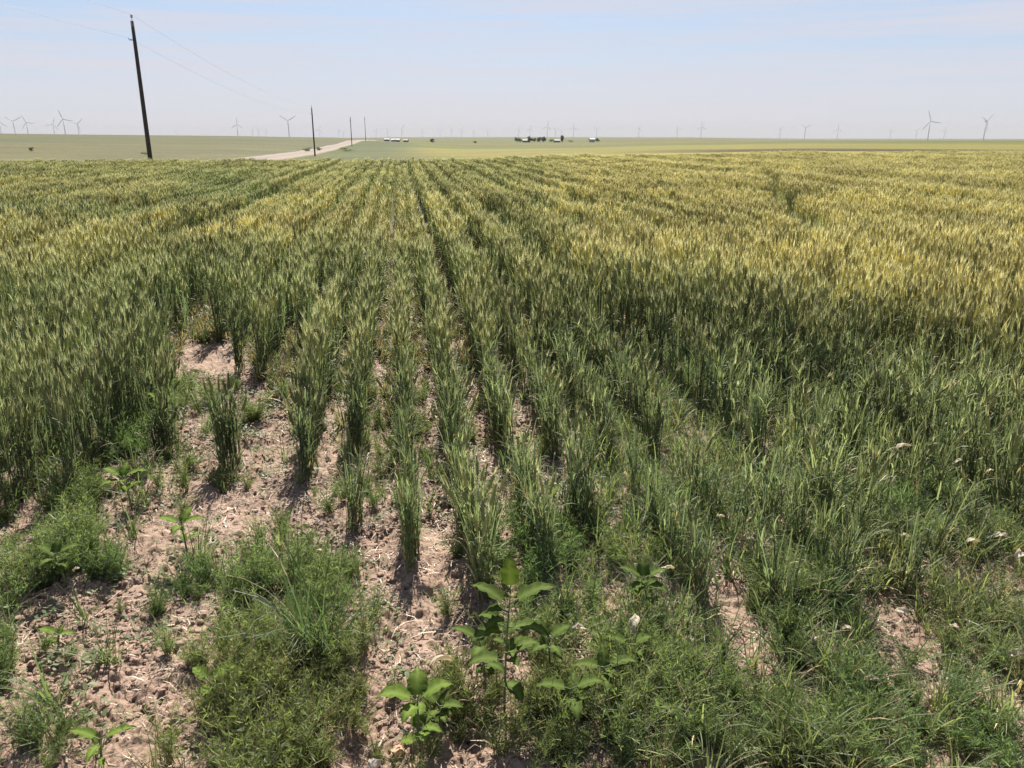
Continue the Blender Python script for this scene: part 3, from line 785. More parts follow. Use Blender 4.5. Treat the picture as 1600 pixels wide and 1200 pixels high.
def udens(px, py, x, y):
    d = np.hypot(x, y); return np.clip(sstep(4.2, 6.5, d)*.9*(fbm(x*2, y*2, 2, 405)+.3), 0, 1)*(~in_poly(px, py, BARE))
x, y, z = pick(42000, udens, (-9, 9), (3.5, 13)); n_ = len(x)
x2, y2, k2, d2 = row_segments(13, 44, .3, 5)
x2 = x2+RN[0]*ROW_SP*.5; y2 = y2+RN[1]*ROW_SP*.5
x = np.concatenate([x, x2]); y = np.concatenate([y, y2]); z = np.concatenate([z, terrain_z(x2, y2)]); n_ = len(x)
scatter('furrow_growth', np.stack([x, y, z], 1), rng.random(n_)*6.283, rng.uniform(.6, 1.3, n_), under_c, 'short green and dried lower leaves filling the furrows between wheat rows', rng.random(n_)*.6, rng.random(n_)*.15, rng.normal(0, .2, (n_, 2)))  # tone kept low: the furrows' shade is painted into these leaves
def sdens(px, py, x, y): return np.clip(sstep(.45, .62, fbm(x*3, y*3, 3, 501))*.5+.05, 0, 1)
x, y, z = pick(9000, sdens, (-3.5, 3.5), (1.0, 5.0)); n_ = len(x)
scatter('seedling_cover', np.stack([x, y, z], 1), rng.random(n_)*6.283, rng.uniform(.5, 1.1, n_), sprout_c, 'tiny green seedlings dotted over the soil', rng.random(n_)*.6, None, rng.normal(0, .1, (n_, 2)))
x, y, z = pick(20000, lambda px, py, x, y: np.clip(.25+.9*fbm(x*3, y*3, 3, 601)-.2, 0, 1), (-4, 4), (1.0, 6.5)); n_ = len(x)
scatter('dry_litter', np.stack([x, y, z], 1), rng.random(n_)*6.283, rng.uniform(.5, 1.1, n_), litter_c, 'scraps of dry straw lying on the soil', rng.random(n_), rng.random(n_))
x, y, z = pick(150000, lambda px, py, x, y: np.clip(5*fbm(x*3, y*3, 4, 701)-2.2, 0.03, 1), (-3.6, 3.6), (1.0, 5.6)); n_ = len(x)
scatter('soil_crumbs', np.stack([x, y, z+.001], 1), rng.random(n_)*6.283, rng.uniform(.2, 1.0, n_)**2.2*1.25, clod_c, 'small crumbs and clods of pinkish soil')
# rough pasture across the road: clumps thick enough to read as grass
n0 = 14000
dd = 46*(95/46)**rng.random(n0); aa = np.radians(rng.uniform(-40, 4, n0)); x = dd*np.sin(aa); y = dd*np.cos(aa)
u = -(x-POLE_DX*y)
kp = (((u > 29.8) | (u < 19.8)) & (u > -16)) & ~field_edge(x, y) & (rng.random(n0) < .15+.9*fbm(x/6, y/6, 3, 88))
x, y, dd = x[kp], y[kp], dd[kp]; n_ = len(x)
scatter('pasture_grass', np.stack([x, y, terrain_z(x, y)], 1), rng.random(n_)*6.283, rng.uniform(.13, .26, n_)*(1+dd/200), far_grass_c, 'rough green pasture grass beyond the crop and along the road', np.clip(fbm(x/9, y/9, 3, 12)*1.5-.2, 0, 1), np.clip(.25+(fbm(x/14, y/7, 3, 13)-.5)*1.2, 0, 1))

# ------------------------------------------------------------------ broad-leaved weeds (individual plants)
LEAF_K = 1.0
def broad_leaf_mb(L_, W_, droop, up, azi, base, fold=.25, stalk=.25):
    """heart-shaped blade with a midrib and raised veins on a short stalk"""
    L_ *= .70*LEAF_K; W_ *= .68*LEAF_K
    mb = MB(); hd = Vector((math.cos(azi), math.sin(azi), 0)); sd = Vector((-math.sin(azi), math.cos(azi), 0))
    p = Vector(base); ang = up; n = 9; rows_ = []
    mb.cur = 1.0
    q = [p.copy()]
    for i in range(3):
        p = p+(hd*math.cos(ang)+Vector((0, 0, math.sin(ang))))*L_*stalk/3; q.append(p.copy())
    mb.tube(q, [.0022, .0018, .0016, .0014], 5, 1)
    for i in range(n+1):
        t = i/n
        w = W_*(math.sin(math.pi*min(1, t*.93+.07)**.62))**.85*(1-.13*math.sin(t*23+azi)-rv(0, .12))
        nv = -hd*math.sin(ang)+Vector((0, 0, math.cos(ang)))
        r_ = []
        for j, s_ in enumerate((-1, -.55, 0, .55, 1)):
            mb.cur = 1.0 if s_ == 0 else (.35 if (i % 2 == 0 and abs(s_) < .9) else .05)
            wob = math.sin(i*2.1+s_*3+azi)*.035*L_*abs(s_)
            r_.append(mb.vert(p+sd*s_*w/2+nv*(abs(s_)*w/2*fold+wob)))
        rows_.append(r_)
        p = p+(hd*math.cos(ang)+Vector((0, 0, math.sin(ang))))*L_/n
        ang -= droop/n*(.4+1.2*t)
    for a, b in zip(rows_, rows_[1:]):
        for j in range(4): mb.face((a[j], a[j+1], b[j+1], b[j]), 0)
    return mb
def broad_weed(pxy, h, leaves, label, mat='broad_leaf', group='broad-leaved weeds on the bare soil', name='broadleaf_weed', lean=.12):
    leaves = list(leaves)+[(rv(.35, .95), rv(0, 360), a[2]*rv(.5, .8), a[3]*rv(.5, .8), rv(5, 50), rv(.8, 1.8)) for a in leaves]
    g = ground_at(*pxy); g.z = tz(g.x, g.y)+float(soil_relief(np.array([g.x]), np.array([g.y]))[0])
    global LEAF_K
    LEAF_K = 1.1 if mat == 'bright_leaf' else 1.0
    r_ = empty(name, g); tag(r_, label, 'weed', group)
    mb = MB(); la = rv(0, 6.28)
    pts = [Vector((math.cos(la)*lean*h*t*t, math.sin(la)*lean*h*t*t, h*t-.01)) for t in (0, .25, .5, .75, 1)]
    mb.tube(pts, [.0045, .004, .0035, .003, .002], 6, 0)
    mb.build('stem', M['green_stem'], r_, True)
    for (t, azi, L_, W_, up, dr) in leaves:
        i0 = min(3, int(t*4)); q = pts[i0].lerp(pts[i0+1], min(1, t*4-i0))
        broad_leaf_mb(L_, W_, dr, R(up), R(azi), q).build('leaf', [M[mat], M['green_stem']], r_, True, attr='vein')
    return r_
broad_weed((788, 1135), .40, [(1, 95, .13, .085, 75, .5), (1, 200, .10, .07, 60, .7), (.92, 10, .17, .10, 30, 1.0), (.9, 160, .15, .09, 35, 1.0), (.75, -30, .16, .10, 25, 1.3), (.72, 215, .15, .09, 25, 1.3),
    (.55, 30, .14, .09, 15, 1.4), (.5, 180, .14, .09, 10, 1.5), (.35, -60, .12, .08, 10, 1.3), (.95, -80, .09, .06, 50, .9)], 'tallest leafy broad-leaved weed, upright with big veined leaves, in the bottom middle')
broad_weed((657, 1185), .19, [(1, 190, .13, .085, 35, 1.6), (1, 20, .12, .08, 35, 1.5), (.97, 95, .11, .08, 45, 1.1), (.95, 250, .10, .07, 25, 1.5), (.6, -20, .08, .05, 20, 1.2)],
    'short umbrella-like weed on a thin dark stem, on bare soil left of the tallest weed', 'bright_leaf')
broad_weed((293, 868), .17, [(1, 175, .11, .07, 25, .9), (1, 5, .11, .07, 25, .9), (.95, 80, .10, .065, 40, .8), (.95, 270, .09, .06, 20, 1.2), (.5, 40, .07, .04, 20, .8)],
    'low weed with spread leaves alone on the open pink soil of the left patch', 'bright_leaf')
broad_weed((207, 800), .17, [(1, 160, .12, .07, 30, 1.0), (1, 15, .13, .075, 25, 1.0), (.95, 95, .10, .065, 45, .8), (.9, 230, .12, .07, 20, 1.2), (.8, 300, .11, .07, 20, 1.2), (.6, 60, .09, .05, 25, 1)],
    'bushy bright weed with several leaves at the lower edge of the left wheat', 'bright_leaf')
broad_weed((258, 672), .22, [(1, 80, .10, .06, 60, .7), (1, 180, .11, .06, 40, .9), (1, 0, .11, .065, 35, .9), (.8, 140, .10, .06, 40, 1), (.8, 40, .10, .06, 40, 1), (.6, 240, .10, .06, 30, 1.2), (.5, 310, .09, .05, 30, 1.2)],
    'yellow-green weed standing against the left wheat beside the bare patch', 'bright_leaf')
broad_weed((857, 815), .13, [(1, 170, .09, .06, 40, .8), (1, 20, .09, .06, 30, .8), (.9, 270, .08, .055, 35, .9)], 'small bright weed between wheat rows right of the middle', 'bright_leaf')
broad_weed((342, 1112), .13, [(1, 150, .08, .065, 30, .8), (1, 30, .09, .07, 30, .8), (.9, 270, .07, .05, 20, 1)], 'small round-leaved weed at the left edge of the feathery weed patch', 'bright_leaf')
broad_weed((1010, 975), .17, [(1, 170, .11, .07, 35, .9), (1, 20, .11, .07, 25, 1), (.95, 90, .10, .07, 50, .7), (.9, 230, .10, .06, 20, 1.2), (.85, 320, .11, .07, 20, 1.2), (.6, 60, .10, .06, 30, 1), (.5, 150, .09, .06, 25, 1)],
    'dense leafy weed among pale curled dead leaves, right of the tallest weed')
broad_weed((945, 1120), .15, [(1, 185, .12, .07, 20, 1.1), (1, 10, .13, .07, 20, 1.2), (.9, 270, .11, .06, 15, 1.3), (.9, 90, .10, .06, 45, .7), (.6, 330, .12, .06, 10, 1.2)],
    'drooping weed with long leaves between the tallest weed and the right-hand feathery patch')
broad_weed((860, 1075), .17, [(1, 30, .10, .075, 25, .8), (.95, 120, .10, .07, 40, .8), (.9, 220, .09, .06, 15, 1.1), (.9, 300, .09, .06, 15, 1.1)], 'round-leaved weed close beside the tallest weed, on its right')
broad_weed((105, 925), .15, [(1, 160, .10, .07, 30, .9), (1, 30, .11, .07, 25, 1), (.95, 95, .09, .06, 50, .7), (.9, 250, .09, .06, 20, 1.2), (.8, 320, .10, .06, 20, 1)], 'leafy weed inside the far left clump of feathery weeds')
broad_weed((93, 1015), .07, [(1, 170, .08, .05, 20, .7), (1, 350, .07, .045, 20, .7), (.8, 90, .05, .03, 40, .6)], 'tiny two-leaved weed on bare soil near the left edge', 'bright_leaf')
broad_weed((690, 1150), .12, [(1, 140, .09, .06, 30, .9), (1, 340, .09, .06, 25, .9), (.9, 240, .08, .05, 20, 1.1), (.8, 70, .08, .05, 40, .8)], 'dull green low weed between the umbrella-like weed and the tallest weed')
broad_weed((760, 1085), .20, [(1, 170, .11, .07, 30, 1), (1, 20, .12, .07, 20, 1.2), (.9, 260, .11, .07, 15, 1.2), (.7, 100, .09, .06, 40, 1), (.6, 330, .10, .06, 10, 1.3)], 'dark drooping weed touching the left side of the tallest weed')
broad_weed((890, 1165), .17, [(1, 185, .12, .08, 25, 1.1), (1, 15, .12, .08, 20, 1.2), (.9, 280, .11, .07, 10, 1.3), (.8, 80, .10, .06, 40, .9)], 'dark weed in the shade below the drooping weed with long leaves')
broad_weed((990, 1060), .14, [(1, 160, .10, .07, 25, 1), (1, 30, .10, .07, 20, 1.1), (.9, 270, .09, .06, 15, 1.2)], 'small dark weed just below the long twisted white dead leaf')
broad_weed((160, 1198), .10, [(1, 170, .10, .05, 20, .8), (1, 20, .10, .05, 20, .8), (.9, 270, .08, .04, 15, 1)], 'flat bright weed cut by the bottom edge left of the feathery patch', 'bright_leaf')

# ------------------------------------------------------------------ lone tufts of wheat and grass standing on bare soil
def lone_tuft(pxy, mesh_n, h, label, headp=.2, rad=.05, name='wheat_tuft', grassy=False, spread=.14):
    g = ground_at(*pxy); g.z = tz(g.x, g.y)+float(soil_relief(np.array([g.x]), np.array([g.y]))[0])
    mb = MB()
    for i in range(mesh_n):
        a = rv(0, 6.283); r_ = rad*math.sqrt(rnd.random()); b = (math.cos(a)*r_, math.sin(a)*r_, -.01)
        if grassy: leaf_ribbon(mb, b, rv(0, 6.283), rv(1.1, 1.5), h*rv(.35, 1.1), rv(.003, .0065), rv(.3, 2.4), 6, 4 if rnd.random() > .1 else 3)
        else: wheat_stem(mb, b, h*rv(.7, 1.1), 0, rnd.random() < headp, 4, spread)
    o = mb.build(name, WM+[M['grass']]); o.location = g
    tag(o, label, 'grass tuft' if grassy else 'wheat tuft', 'lone tufts on the bare soil'); return o
lone_tuft((362, 728), 60, .42, 'dense wheat tuft alone in the middle of the bare left patch', rad=.06)
lone_tuft((265, 712), 36, .27, 'short wheat tuft with yellowed base next to the yellow-green weed', rad=.06, spread=.3)
lone_tuft((375, 585), 30, .45, 'dark wheat tuft at the far end of the bare left patch', .5, rad=.04)
lone_tuft((492, 1035), 120, .46, 'tall dark grass tuft rising out of the feathery weed patch', grassy=True, name='grass_tuft', rad=.06)
lone_tuft((1292, 955), 90, .30, 'spiky grass tuft beside the bare strip on the right', grassy=True, name='grass_tuft', rad=.07)
lone_tuft((905, 830), 40, .30, 'ragged wheat tuft with pale dry straw right of the centre rows', .1, rad=.07, spread=.25)
lone_tuft((1085, 800), 60, .34, 'grey-green grass tuft in the thin wheat right of centre', grassy=True, name='grass_tuft', rad=.06)

# ------------------------------------------------------------------ dead pale leaves
def dead_leaf(pxy, ln, rz, z=.03, curl=1.5, label='', kind='curled'):
    g = ground_at(pxy[0], pxy[1], z); g.z += float(soil_relief(np.array([g.x]), np.array([g.y]))[0])*.5
    mb = MB(); n = 7; p = Vector((-ln/2, 0, 0)); ang = curl/2; rws = []
    for i in range(n+1):
        t = i/n; w = ln*.42*math.sin(math.pi*(t*.9+.05))**.7*(1+rv(-.15, .15)); nv = Vector((-math.sin(ang), 0, math.cos(ang)))
        r_ = []
        for s_ in (-1, -.5, 0, .5, 1):
            mb.cur = .9 if s_ == 0 else .1
            r_.append(mb.vert(p+Vector((0, s_*w/2, 0))+nv*(s_*s_*w*.30+rv(-.005, .005))))
        rws.append(r_); p = p+Vector((math.cos(ang), 0, math.sin(ang)))*ln/n; ang -= curl/n
    for a, b in zip(rws, rws[1:]):
        for j in range(4): mb.face((a[j], a[j+1], b[j+1], b[j]))
    o = mb.build('dead_leaf', M['dead_leaf'], None, True, attr='vein'); o.location = g
    o.rotation_euler = (rv(-.5, .5), rv(-.4, .4), R(rz))
    sol = o.modifiers.new('thick', 'SOLIDIFY'); sol.thickness = .0008
    tag(o, label, 'dead leaf', 'pale dead leaves'); return o
DL = [((1045, 893), .085, 15, .08, 'curled pale dead leaf, the bigger of the pair above the dense leafy weed'),
 ((1025, 900), .05, -30, .07, 'small pale dead leaf, left one of the pair above the dense leafy weed'),
 ((992, 978), .095, 60, .07, 'long twisted white dead leaf right of the dense leafy weed'),
 ((692, 1036), .09, 20, .12, 'large cream withered leaf hanging left of the tallest weed'),
 ((905, 986), .055, 10, .12, 'slender pale dead leaf just right of the tallest weed top'),
 ((820, 1008), .045, 60, .18, 'cream shrivelled leaf tucked in the tallest weed'),
 ((1412, 701), .09, 0, .25, 'white dead leaf caught high in the green wheat on the right'),
 ((1520, 853), .07, 10, .10, 'pale dead leaf, left of the row of three near the right edge'),
 ((1565, 843), .06, 0, .10, 'pale dead leaf, middle of the row of three near the right edge'),
 ((1592, 872), .08, 35, .10, 'pale dead leaf touching the right edge of the picture'),
 ((1428, 868), .065, 70, .08, 'upright white dead leaf among grass on the right'),
 ((1415, 838), .05, 0, .09, 'small white dead leaf above the upright one'),
 ((1325, 985), .05, -20, .03, 'rounded pale dead leaf at the bare strip beside the spiky tuft'),
 ((1410, 960), .06, -30, .04, 'narrow pale dead leaf on bare soil under the right-hand grass'),
 ((1490, 985), .06, -25, .04, 'pale dead leaf lying on a stalk near the lower right'),
 ((1588, 1022), .06, 0, .04, 'flat white dead leaf low at the right edge'),
 ((1125, 812), .045, 10, .10, 'small white dead leaf in the thin wheat right of centre'),
 ((1198, 858), .05, 5, .08, 'small bluish white dead leaf at the head of the long bare strip'),
 ((1172, 848), .035, -15, .08, 'tiny dead leaf just left of the bluish white one'),
 ((1302, 742), .04, -20, .15, 'tiny white dead leaf in green wheat above the spiky tuft'),
 ((121, 892), .035, 0, .10, 'white dead leaf in the far left clump of feathery weeds'),
 ((499, 860), .03, 10, .12, 'white speck of dead leaf at the top of the tall dark grass tuft'),
 ((1362, 1062), .05, -10, .04, 'pale dead leaf above the lower right feathery weeds'),
 ((1270, 1003), .055, 60, .05, 'pale green shrivelled leaf beside the bare right-hand strip'),
 ((1497, 722), .05, 10, .2, 'white dead leaf in the grass, left of a close pair'),
 ((1548, 737), .045, 0, .2, 'white dead leaf in the grass, right of a close pair'),
 ((965, 1050), .05, 45, .1, 'cream dead leaf on the drooping weed with long leaves'),
 ((604, 765), .03, 80, .1, 'white sliver of dead leaf hanging in the centre wheat row'),
 ((410, 628), .035, 60, .08, 'white dead leaf in shade at the edge of the bare left patch')]
for (pq, ln, rz, z_, lb) in DL: dead_leaf(pq, ln*.85, rz, z_+.05, rv(.8, 2.0), lb)

def stone(pxy, r_, mat, seed, label):
    g = ground_at(*pxy); g.z = float(soil_relief(np.array([g.x]), np.array([g.y]))[0])+r_*.3
    o = bpy.data.objects.new('stone', rock_mesh(r_, mat, seed, 'stone')); col.objects.link(o); o.location = g
    tag(o, label, 'stone', 'stones on the soil')
stone((622, 1168), .024, M['rust_stone'], 31, 'rusty orange stone below the umbrella-like weed')
stone((583, 1183), .022, M['pale_stone'], 32, 'cream stone at the bottom edge, left of the rusty one')

# ------------------------------------------------------------------ power poles and their wires
poles = [(61.5, 235, 250, 22, 'nearest and tallest dark leaning-looking power pole at the left edge of the crop', .17),
         (179, 491, 242, 165, 'second power pole, standing in front of the dirt road', .17),
         (316, 549.5, 232, 181, 'third power pole with a small side bracket, just past the road crest', .16),
         (444, 571.5, 219, 181, 'farthest and thinnest power pole on the horizon', .15)]
tops = []
prev = (POLE_DX*-64-18.6, -64.0)
for i, (d_, pxb, pyb, pyt, lb, rad) in enumerate(poles):
    bx = at_dist(pxb, d_); by = d_; bz = tz(bx, by)
    top_z = EYE+d_*math.tan(math.atan((600-pyt)/FPX)-PITCH)
    H = top_z-bz-.45
    r_ = empty('power_pole', (bx, by, bz), math.atan(-POLE_DX)); tag(r_, lb, 'power pole', 'power poles along the dirt road')
    mb = MB(); hs = [0, .2, .4, .6, .8, 1]
    mb.tube([Vector((0, 0, H*t-.3*(t == 0))) for t in hs], [rad*(1-.32*t) for t in hs], 14, 0); mb.build('pole', M['pole_wood'], r_, True)
    mb = MB(); mb.tube([Vector((0, 0, H-.25)), Vector((0, 0, H+.28))], [.02, .02], 6); mb.box((.0, -rad*.78, H-.2), (.05, .03, .35)); mb.build('pin_bracket', M['steel'], r_)
    mb = MB(); mb.tube([Vector((0, 0, H+t)) for t in (.2, .25, .3, .34, .40, .45)], [.05, .10, .055, .09, .05, .03], 12); mb.build('insulator', M['porcelain'], r_, True)
    nz = H-1.25
    mb = MB(); mb.box((-rad*.7-.10, 0, nz), (.26 if i != 2 else 1.5, .05, .07)); mb.build('side_bracket', M['steel'], r_)
    mb = MB(); ox = -rad*.7-(.24 if i != 2 else .78)
    mb.tube([Vector((ox, 0, nz+t)) for t in (.03, .07, .11, .15)], [.035, .05, .05, .02], 10); mb.build('spool_insulator', M['porcelain'], r_, True)
    rz = math.atan(-POLE_DX)
    tops.append(((bx, by, bz+H+.42), (bx+ox*math.cos(rz), by+ox*math.sin(rz), bz+nz+.13)))
tops.insert(0, ((prev[0], prev[1], 10.0), (prev[0]-.3, prev[1], 8.7)))
for w, (nm_, lb) in enumerate((('power_line', 'upper bare power line wire strung along the pole tops'), ('neutral_line', 'lower bare wire strung along the poles below their tops'))):
    mb = MB()
    for a, b in zip(tops, tops[1:]):
        a = Vector(a[w]); b = Vector(b[w]); pts = []
        for i in range(21):
            t = i/20; q = a.lerp(b, t); q.z -= 4*1.3*t*(1-t); pts.append(q)
        mb.tube(pts, [.0065]*21, 5, 0)
    o = mb.build(nm_, M['wire'], None, True); tag(o, lb, 'power line', 'power line wires')

# ------------------------------------------------------------------ wind turbines on the horizon
def turbine_proto():
    r_ = empty('wind_turbine'); H = 80.0
    mb = MB(); mb.tube([Vector((0, 0, -30)), Vector((0, 0, 0)), Vector((0, 0, H*.5)), Vector((0, 0, H))], [2.3, 2.2, 1.8, 1.3], 14); tw = mb.build('tower', M['turbine'], r_, True)
    mb = MB(); mb.box((0, 1.5, H+1.4), (3.4, 9.5, 3.4)); mb.box((0, 5.0, H+3.4), (2.2, 2.0, .8)); nc = mb.build('nacelle', M['turbine'], r_)
    mb = MB(); mb.tube([Vector((0, y_, H+1.4)) for y_ in (-2.9, -4.0, -5.0, -5.6)], [1.6, 1.7, 1.1, .3], 12); hb = mb.build('hub', M['turbine'], r_, True)
    bl = []
    for k_ in range(3):
        mb = MB(); n = 9; sec = []
        for i in range(n+1):
            t = i/n; z_ = 1.2+t*43; c_ = (1.6+1.9*math.sin(min(1, t*3.2)*math.pi/2)*(1-t)**.8*1.15) if t < 1 else .35
            th = .9*(1-t)+.12; tw_ = R(18)*(1-t)
            ring = []
            for j in range(8):
                a_ = 2*math.pi*j/8; ux = math.cos(a_)*c_*.5+c_*.2; uy = math.sin(a_)*th*.5
                ring.append(mb.vert((ux*math.cos(tw_)-uy*math.sin(tw_), ux*math.sin(tw_)+uy*math.cos(tw_), z_)))
            sec.append(ring)
        for a_, b_ in zip(sec, sec[1:]):
            for j in range(8): mb.face((a_[j], a_[(j+1) % 8], b_[(j+1) % 8], b_[j]))
        mb.face(sec[-1]); mb.face(sec[0][::-1])
        o = mb.build('blade', M['turbine'], r_, True); o.location = (0, -4.2, H+1.4); o.rotation_euler = (0, R(120*k_), 0); bl.append(o)
    return r_, [tw, nc, hb], bl
TB = [  # photo column, photo row of the hub, blade angle
 (3, 190, 10), (25, 190, 60), (45, 192, 95), (86, 195, 20), (103, 187, 100), (124, 194, 45), (276, 206, 0), (320, 207, 70),
 (372, 195, 0), (395, 204, 40), (405, 204, 80), (416, 205, 10), (452, 189, 60), (500, 203, 20), (530, 204, 90), (537, 206, 50), (588, 205, 15), (606, 204, 75), (628, 201, 35),
 (660, 205, 5), (688, 205, 65), (706, 204, 100), (721, 204, 25), (740, 206, 80), (762, 205, 55), (810, 203, 30), (828, 202, 0), (855, 198, 10), (868, 203, 70), (877, 205, 45),
 (896, 200, 0), (932, 202, 60), (998, 201, 20), (1058, 202, 85), (1095, 198, 0), (1218, 203, 30), (1257, 200, 60), (1308, 202, 0), (1391, 205, 95), (1431, 205, 40),
 (1450, 190, 100), (1475, 204, 15), (1537, 190, 50)]
proto, fixed, blades = turbine_proto()
def place_turbine(first, px_, pyh, ang):
    hp = 213.9-pyh
    # size on the film of the part of the tower above the eye gives the distance
    d_ = 82*1342/max(hp+1.5, 6)
    x_ = at_dist(px_, d_); zb = tz(x_, d_)
    # towers stand on the ground there; shift the distance until the hub meets its height
    for _ in range(6):
        d_ = (zb+81.4-EYE)*1342/hp*.985; d_ = min(d_, 13200); x_ = at_dist(px_, d_); zb = tz(x_, d_)
    if first: r_ = proto; r_.location = (x_, d_, zb); bs = blades
    else:
        r_ = copy_tree(proto, fixed, (x_, d_, zb), 0); bs = []
        for b_ in blades:
            q = b_.copy(); col.objects.link(q); q.parent = r_; bs.append(q)
    yaw = rnd.gauss(.2, .25); r_.rotation_euler = (0, 0, yaw)
    for k_, b_ in enumerate(bs): b_.rotation_euler = (0, R(120*k_+ang), 0)
    return r_
def tlabel(px_, pyh):
    if px_ < 130: s_ = 'in the faint cluster left of the nearest power pole'
    elif px_ < 330: s_ = 'just right of the nearest power pole, over the pasture'
    elif px_ < 480: s_ = 'between the nearest and second power poles'
    elif px_ < 580: s_ = 'near the road crest between the second and last poles'
    elif px_ < 790: s_ = 'between the last power pole and the farm trees'
    elif px_ < 945: s_ = 'rising behind the farm trees'
    elif px_ < 1150: s_ = 'right of the farm, over the blue-grey rise'
    else: s_ = 'over the far right field crest'
    return s_
sec_n = {}
for c_ in TB: sec_n.setdefault(tlabel(*c_[:2]), []).append(c_)
words_ = ['leftmost', 'second from left', 'third from left', 'fourth from left', 'fifth from left', 'sixth from left', 'seventh from left', 'eighth from left', 'ninth from left']
for i, c_ in enumerate(TB):
    o = place_turbine(i == 0, *c_)
    s_ = tlabel(*c_[:2]); L__ = sec_n[s_]; k_ = L__.index(c_)
    wd = 'rightmost' if k_ == len(L__)-1 and len(L__) > 1 else words_[k_]
    if c_[1] <= 190 and c_[0] > 300: pre = 'large wind turbine, '
    else: pre = 'tiny wind turbine, '
    tag(o, pre+wd+' '+s_, 'wind turbine', 'wind turbines on the horizon')

# ------------------------------------------------------------------ farmstead and far trees
def tree(px_, d_, h, w, label, mat='crown', name='farm_tree', seed=0, group='trees at the far farm', low=.15):
    q = random.Random(seed+int(px_)); x_ = at_dist(px_, d_); zb = tz(x_, d_)
    r_ = empty(name, (x_, d_, zb)); tag(r_, label, 'tree' if 'tree' in name else 'shrub', group)
    mb = MB(); mb.tube([Vector((0, 0, -.3)), Vector((.1, 0, h*.3)), Vector((0, .1, h*.7))], [h*.035, h*.026, h*.01], 8)
    for k_ in range(5):
        a_ = q.uniform(0, 6.28); z_ = h*q.uniform(.25, .5); mb.tube([Vector((0, 0, z_)), Vector((math.cos(a_)*w*.3, math.sin(a_)*w*.3, z_+h*.22))], [h*.014, h*.005], 5)
    mb.build('trunk', M['bark'], r_, True)
    mb = MB()
    cl = [(q.uniform(-.32, .32)*w, q.uniform(-.32, .32)*w, h*q.uniform(low+.15, .82), q.uniform(.16, .30)) for _ in range(12)]
    for (cx, cy, cz, cr) in cl:
        for _ in range(150):
            v = Vector((q.gauss(0, 1), q.gauss(0, 1), q.gauss(0, .8))); v = v.normalized()*q.uniform(.5, 1.05)*cr
            c0 = Vector((cx+v.x*w, cy+v.y*w, max(h*low, cz+v.z*h*.9)))
            s1 = Vector((q.gauss(0, 1), q.gauss(0, 1), q.gauss(0, 1))).normalized(); s2 = s1.cross(Vector((q.gauss(0, 1), q.gauss(0, 1), 1))).normalized()
            e = h*.035*q.uniform(.6, 1.3); mb.cur = q.random()*.3
            ids = [mb.vert(c0+s1*e), mb.vert(c0+s2*e*.7), mb.vert(c0-s1*e), mb.vert(c0-s2*e*.7)]; mb.face(ids)
    mb.build('crown', M[mat], r_, False, attr='vein')
FT = [(808, 9, 9, 'pale_crown', 'pale farm tree, leftmost of the row'), (813, 7, 8, 'pale_crown', 'low pale farm tree right beside the leftmost one'), (828, 10, 9, 'crown', 'dark farm tree, left of the dark pair'),
      (834, 8, 9, 'crown', 'low dark farm tree just right of the dark pair\'s left tree'), (843, 9, 9, 'crown', 'broad dark farm tree before the middle gap'), (849, 10, 10, 'crown', 'tall dark farm tree before the middle gap'),
      (862, 6, 10, 'pale_crown', 'low pale shrubby tree between the broad tree and the narrow tree'), (878.5, 11, 5.5, 'crown', 'narrow upright dark tree, the tallest at the farm'),
      (892, 4, 11, 'pale_crown', 'low flat shrubby tree right of the narrow upright tree'), (934, 7, 8.5, 'crown', 'dark round tree beside the white shed, rightmost at the farm')]
for i, (px_, h, w, mt, lb) in enumerate(FT): tree(px_, 1330+rv(-20, 25), h, w, lb, mt, seed=i*7)
tree(675.5, 900, 5.0, 5.5, 'small round dark tree alone between the grey barns and the farm trees', 'crown', seed=91, group='lone trees on the plain')
tree(742, 1100, 3.6, 6, 'low dark lone tree left of the farm trees', 'crown', seed=93, group='lone trees on the plain')
for i, (px_, d_, h, w, lb) in enumerate([(48, 150, .75, 1.1, 'small dark shrub on the left pasture near the picture edge'), (226, 150, .6, 1.6, 'low shrub on the pasture just left of the nearest pole'),
     (478, 225, 1.2, 3.0, 'dark roadside shrub left of the second pole'), (497, 240, 1.1, 2.4, 'dark roadside shrub right of the second pole'),
     (541, 230, 1.2, 4.5, 'dark low shrub at the right edge of the dirt road'), ]):
    tree(px_, d_, h, w, lb, 'shrub', 'pasture_shrub', 300+i, 'shrubs by the road and pasture', low=.02)

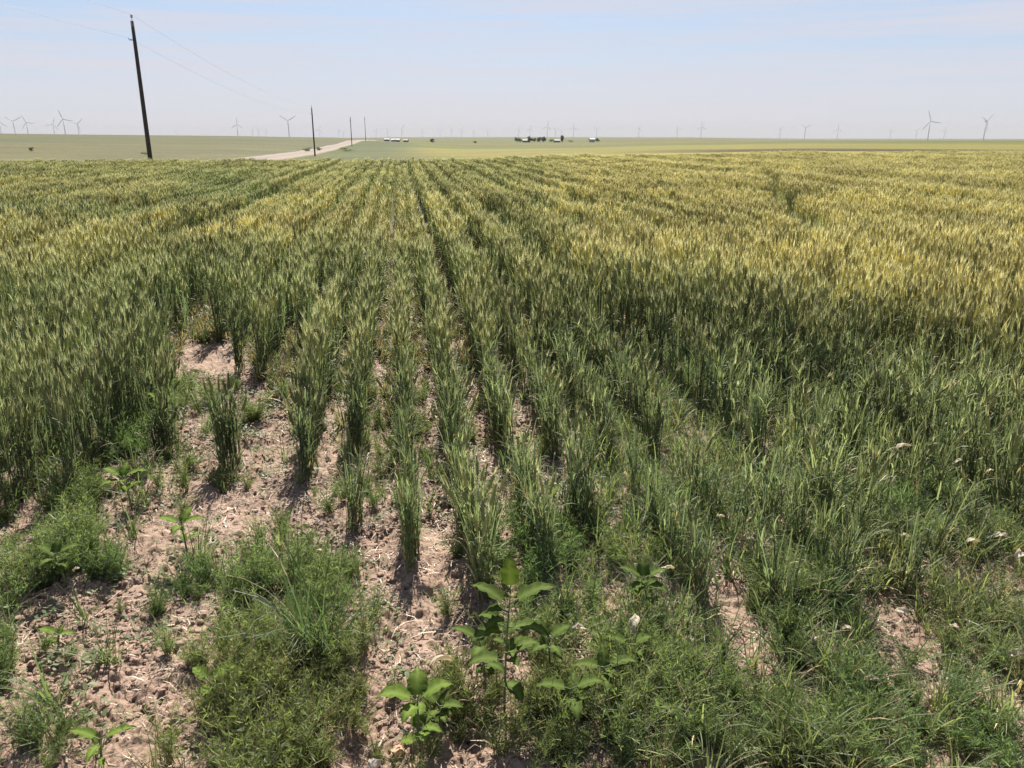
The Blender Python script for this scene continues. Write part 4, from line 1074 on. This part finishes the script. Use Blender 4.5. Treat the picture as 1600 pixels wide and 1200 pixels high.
def shed(px_, d_, wx, wy, hw, hr, wall, roof, label, name='farm_shed', rz=0.0, ridge_x=True):
    x_ = at_dist(px_, d_); r_ = empty(name, (x_, d_, tz(x_, d_)), rz); tag(r_, label, 'building', 'buildings on the far plain')
    mb = MB(); a, b = wx/2, wy/2
    v = [mb.vert(q) for q in ((-a, -b, -1), (a, -b, -1), (a, b, -1), (-a, b, -1), (-a, -b, hw), (a, -b, hw), (a, b, hw), (-a, b, hw))]
    for f in ((0, 1, 5, 4), (1, 2, 6, 5), (2, 3, 7, 6), (3, 0, 4, 7)): mb.face([v[i] for i in f])
    g1, g2 = mb.vert((-a, 0, hw+hr)), mb.vert((a, 0, hw+hr)); mb.face((v[7], v[4], g1)); mb.face((v[5], v[6], g2))
    mb.build('wall', M[wall], r_)
    mb = MB(); e = .4
    for s_ in (-1, 1):
        q = [(-a-e, s_*(b+e), hw-e*hr/b), (a+e, s_*(b+e), hw-e*hr/b), (a+e, 0, hw+hr), (-a-e, 0, hw+hr)]
        i1 = [mb.vert((c[0], c[1], c[2]+.02)) for c in q]; i2 = [mb.vert((c[0], c[1], c[2]+.2)) for c in q]
        mb.face(i1[::-1]); mb.face(i2)
        for k_ in range(4): mb.face((i1[k_], i1[(k_+1) % 4], i2[(k_+1) % 4], i2[k_]))
    mb.build('roof', M[roof], r_)
    mb = MB(); mb.box((0, -b-.04, 1.5), (wx*.22, .1, 3.0)); mb.build('door', M['grey_wall'], r_)
    for s_ in (-1, 1):
        mb = MB(); mb.box((s_*wx*.3, -b-.04, hw*.6), (1.4, .1, 1.2)); mb.build('window', M['window'], r_)
    return r_
shed(925, 1330, 8, 8, 4.6, 2.0, 'white_wall', 'pale_roof', 'white shed beside the dark round tree, rightmost farm building', rz=.2)
shed(822, 1350, 12, 8, 3, 2, 'grey_wall', 'roof', 'low grey farmhouse half hidden among the dark farm trees', 'farm_house', rz=-.1)
shed(870, 1350, 10, 8, 2.8, 1.8, 'grey_wall', 'roof', 'low grey shed left of the narrow upright tree', rz=.1)
shed(604, 1150, 7, 6, 2.6, 1.3, 'grey_wall', 'roof', 'small grey barn, leftmost of the three right of the last pole', 'barn', rz=.3)
shed(618, 1170, 12, 8, 2.6, 1.6, 'grey_wall', 'roof', 'longest grey barn, middle of the three right of the last pole', 'barn', rz=0)
shed(634, 1160, 6, 6, 2.4, 1.2, 'grey_wall', 'roof', 'tiny grey barn, rightmost of the three right of the last pole', 'barn', rz=-.2)

# ------------------------------------------------------------------ haze: one box of thin air round everything
m, nt, out = new_mat('haze_air')
pv = N(nt, 'ShaderNodeVolumePrincipled'); pv.inputs['Density'].default_value = 5.5e-5; pv.inputs['Color'].default_value = (.49, .485, .51, 1); pv.inputs['Anisotropy'].default_value = 0
L(nt, pv.outputs[0], out.inputs['Volume'])
mb = MB(); mb.box((0, 0, 45), (30000, 30000, 190)); hz = mb.build('haze', m); tag(hz, 'thin pale summer haze over the plain', kind='stuff')
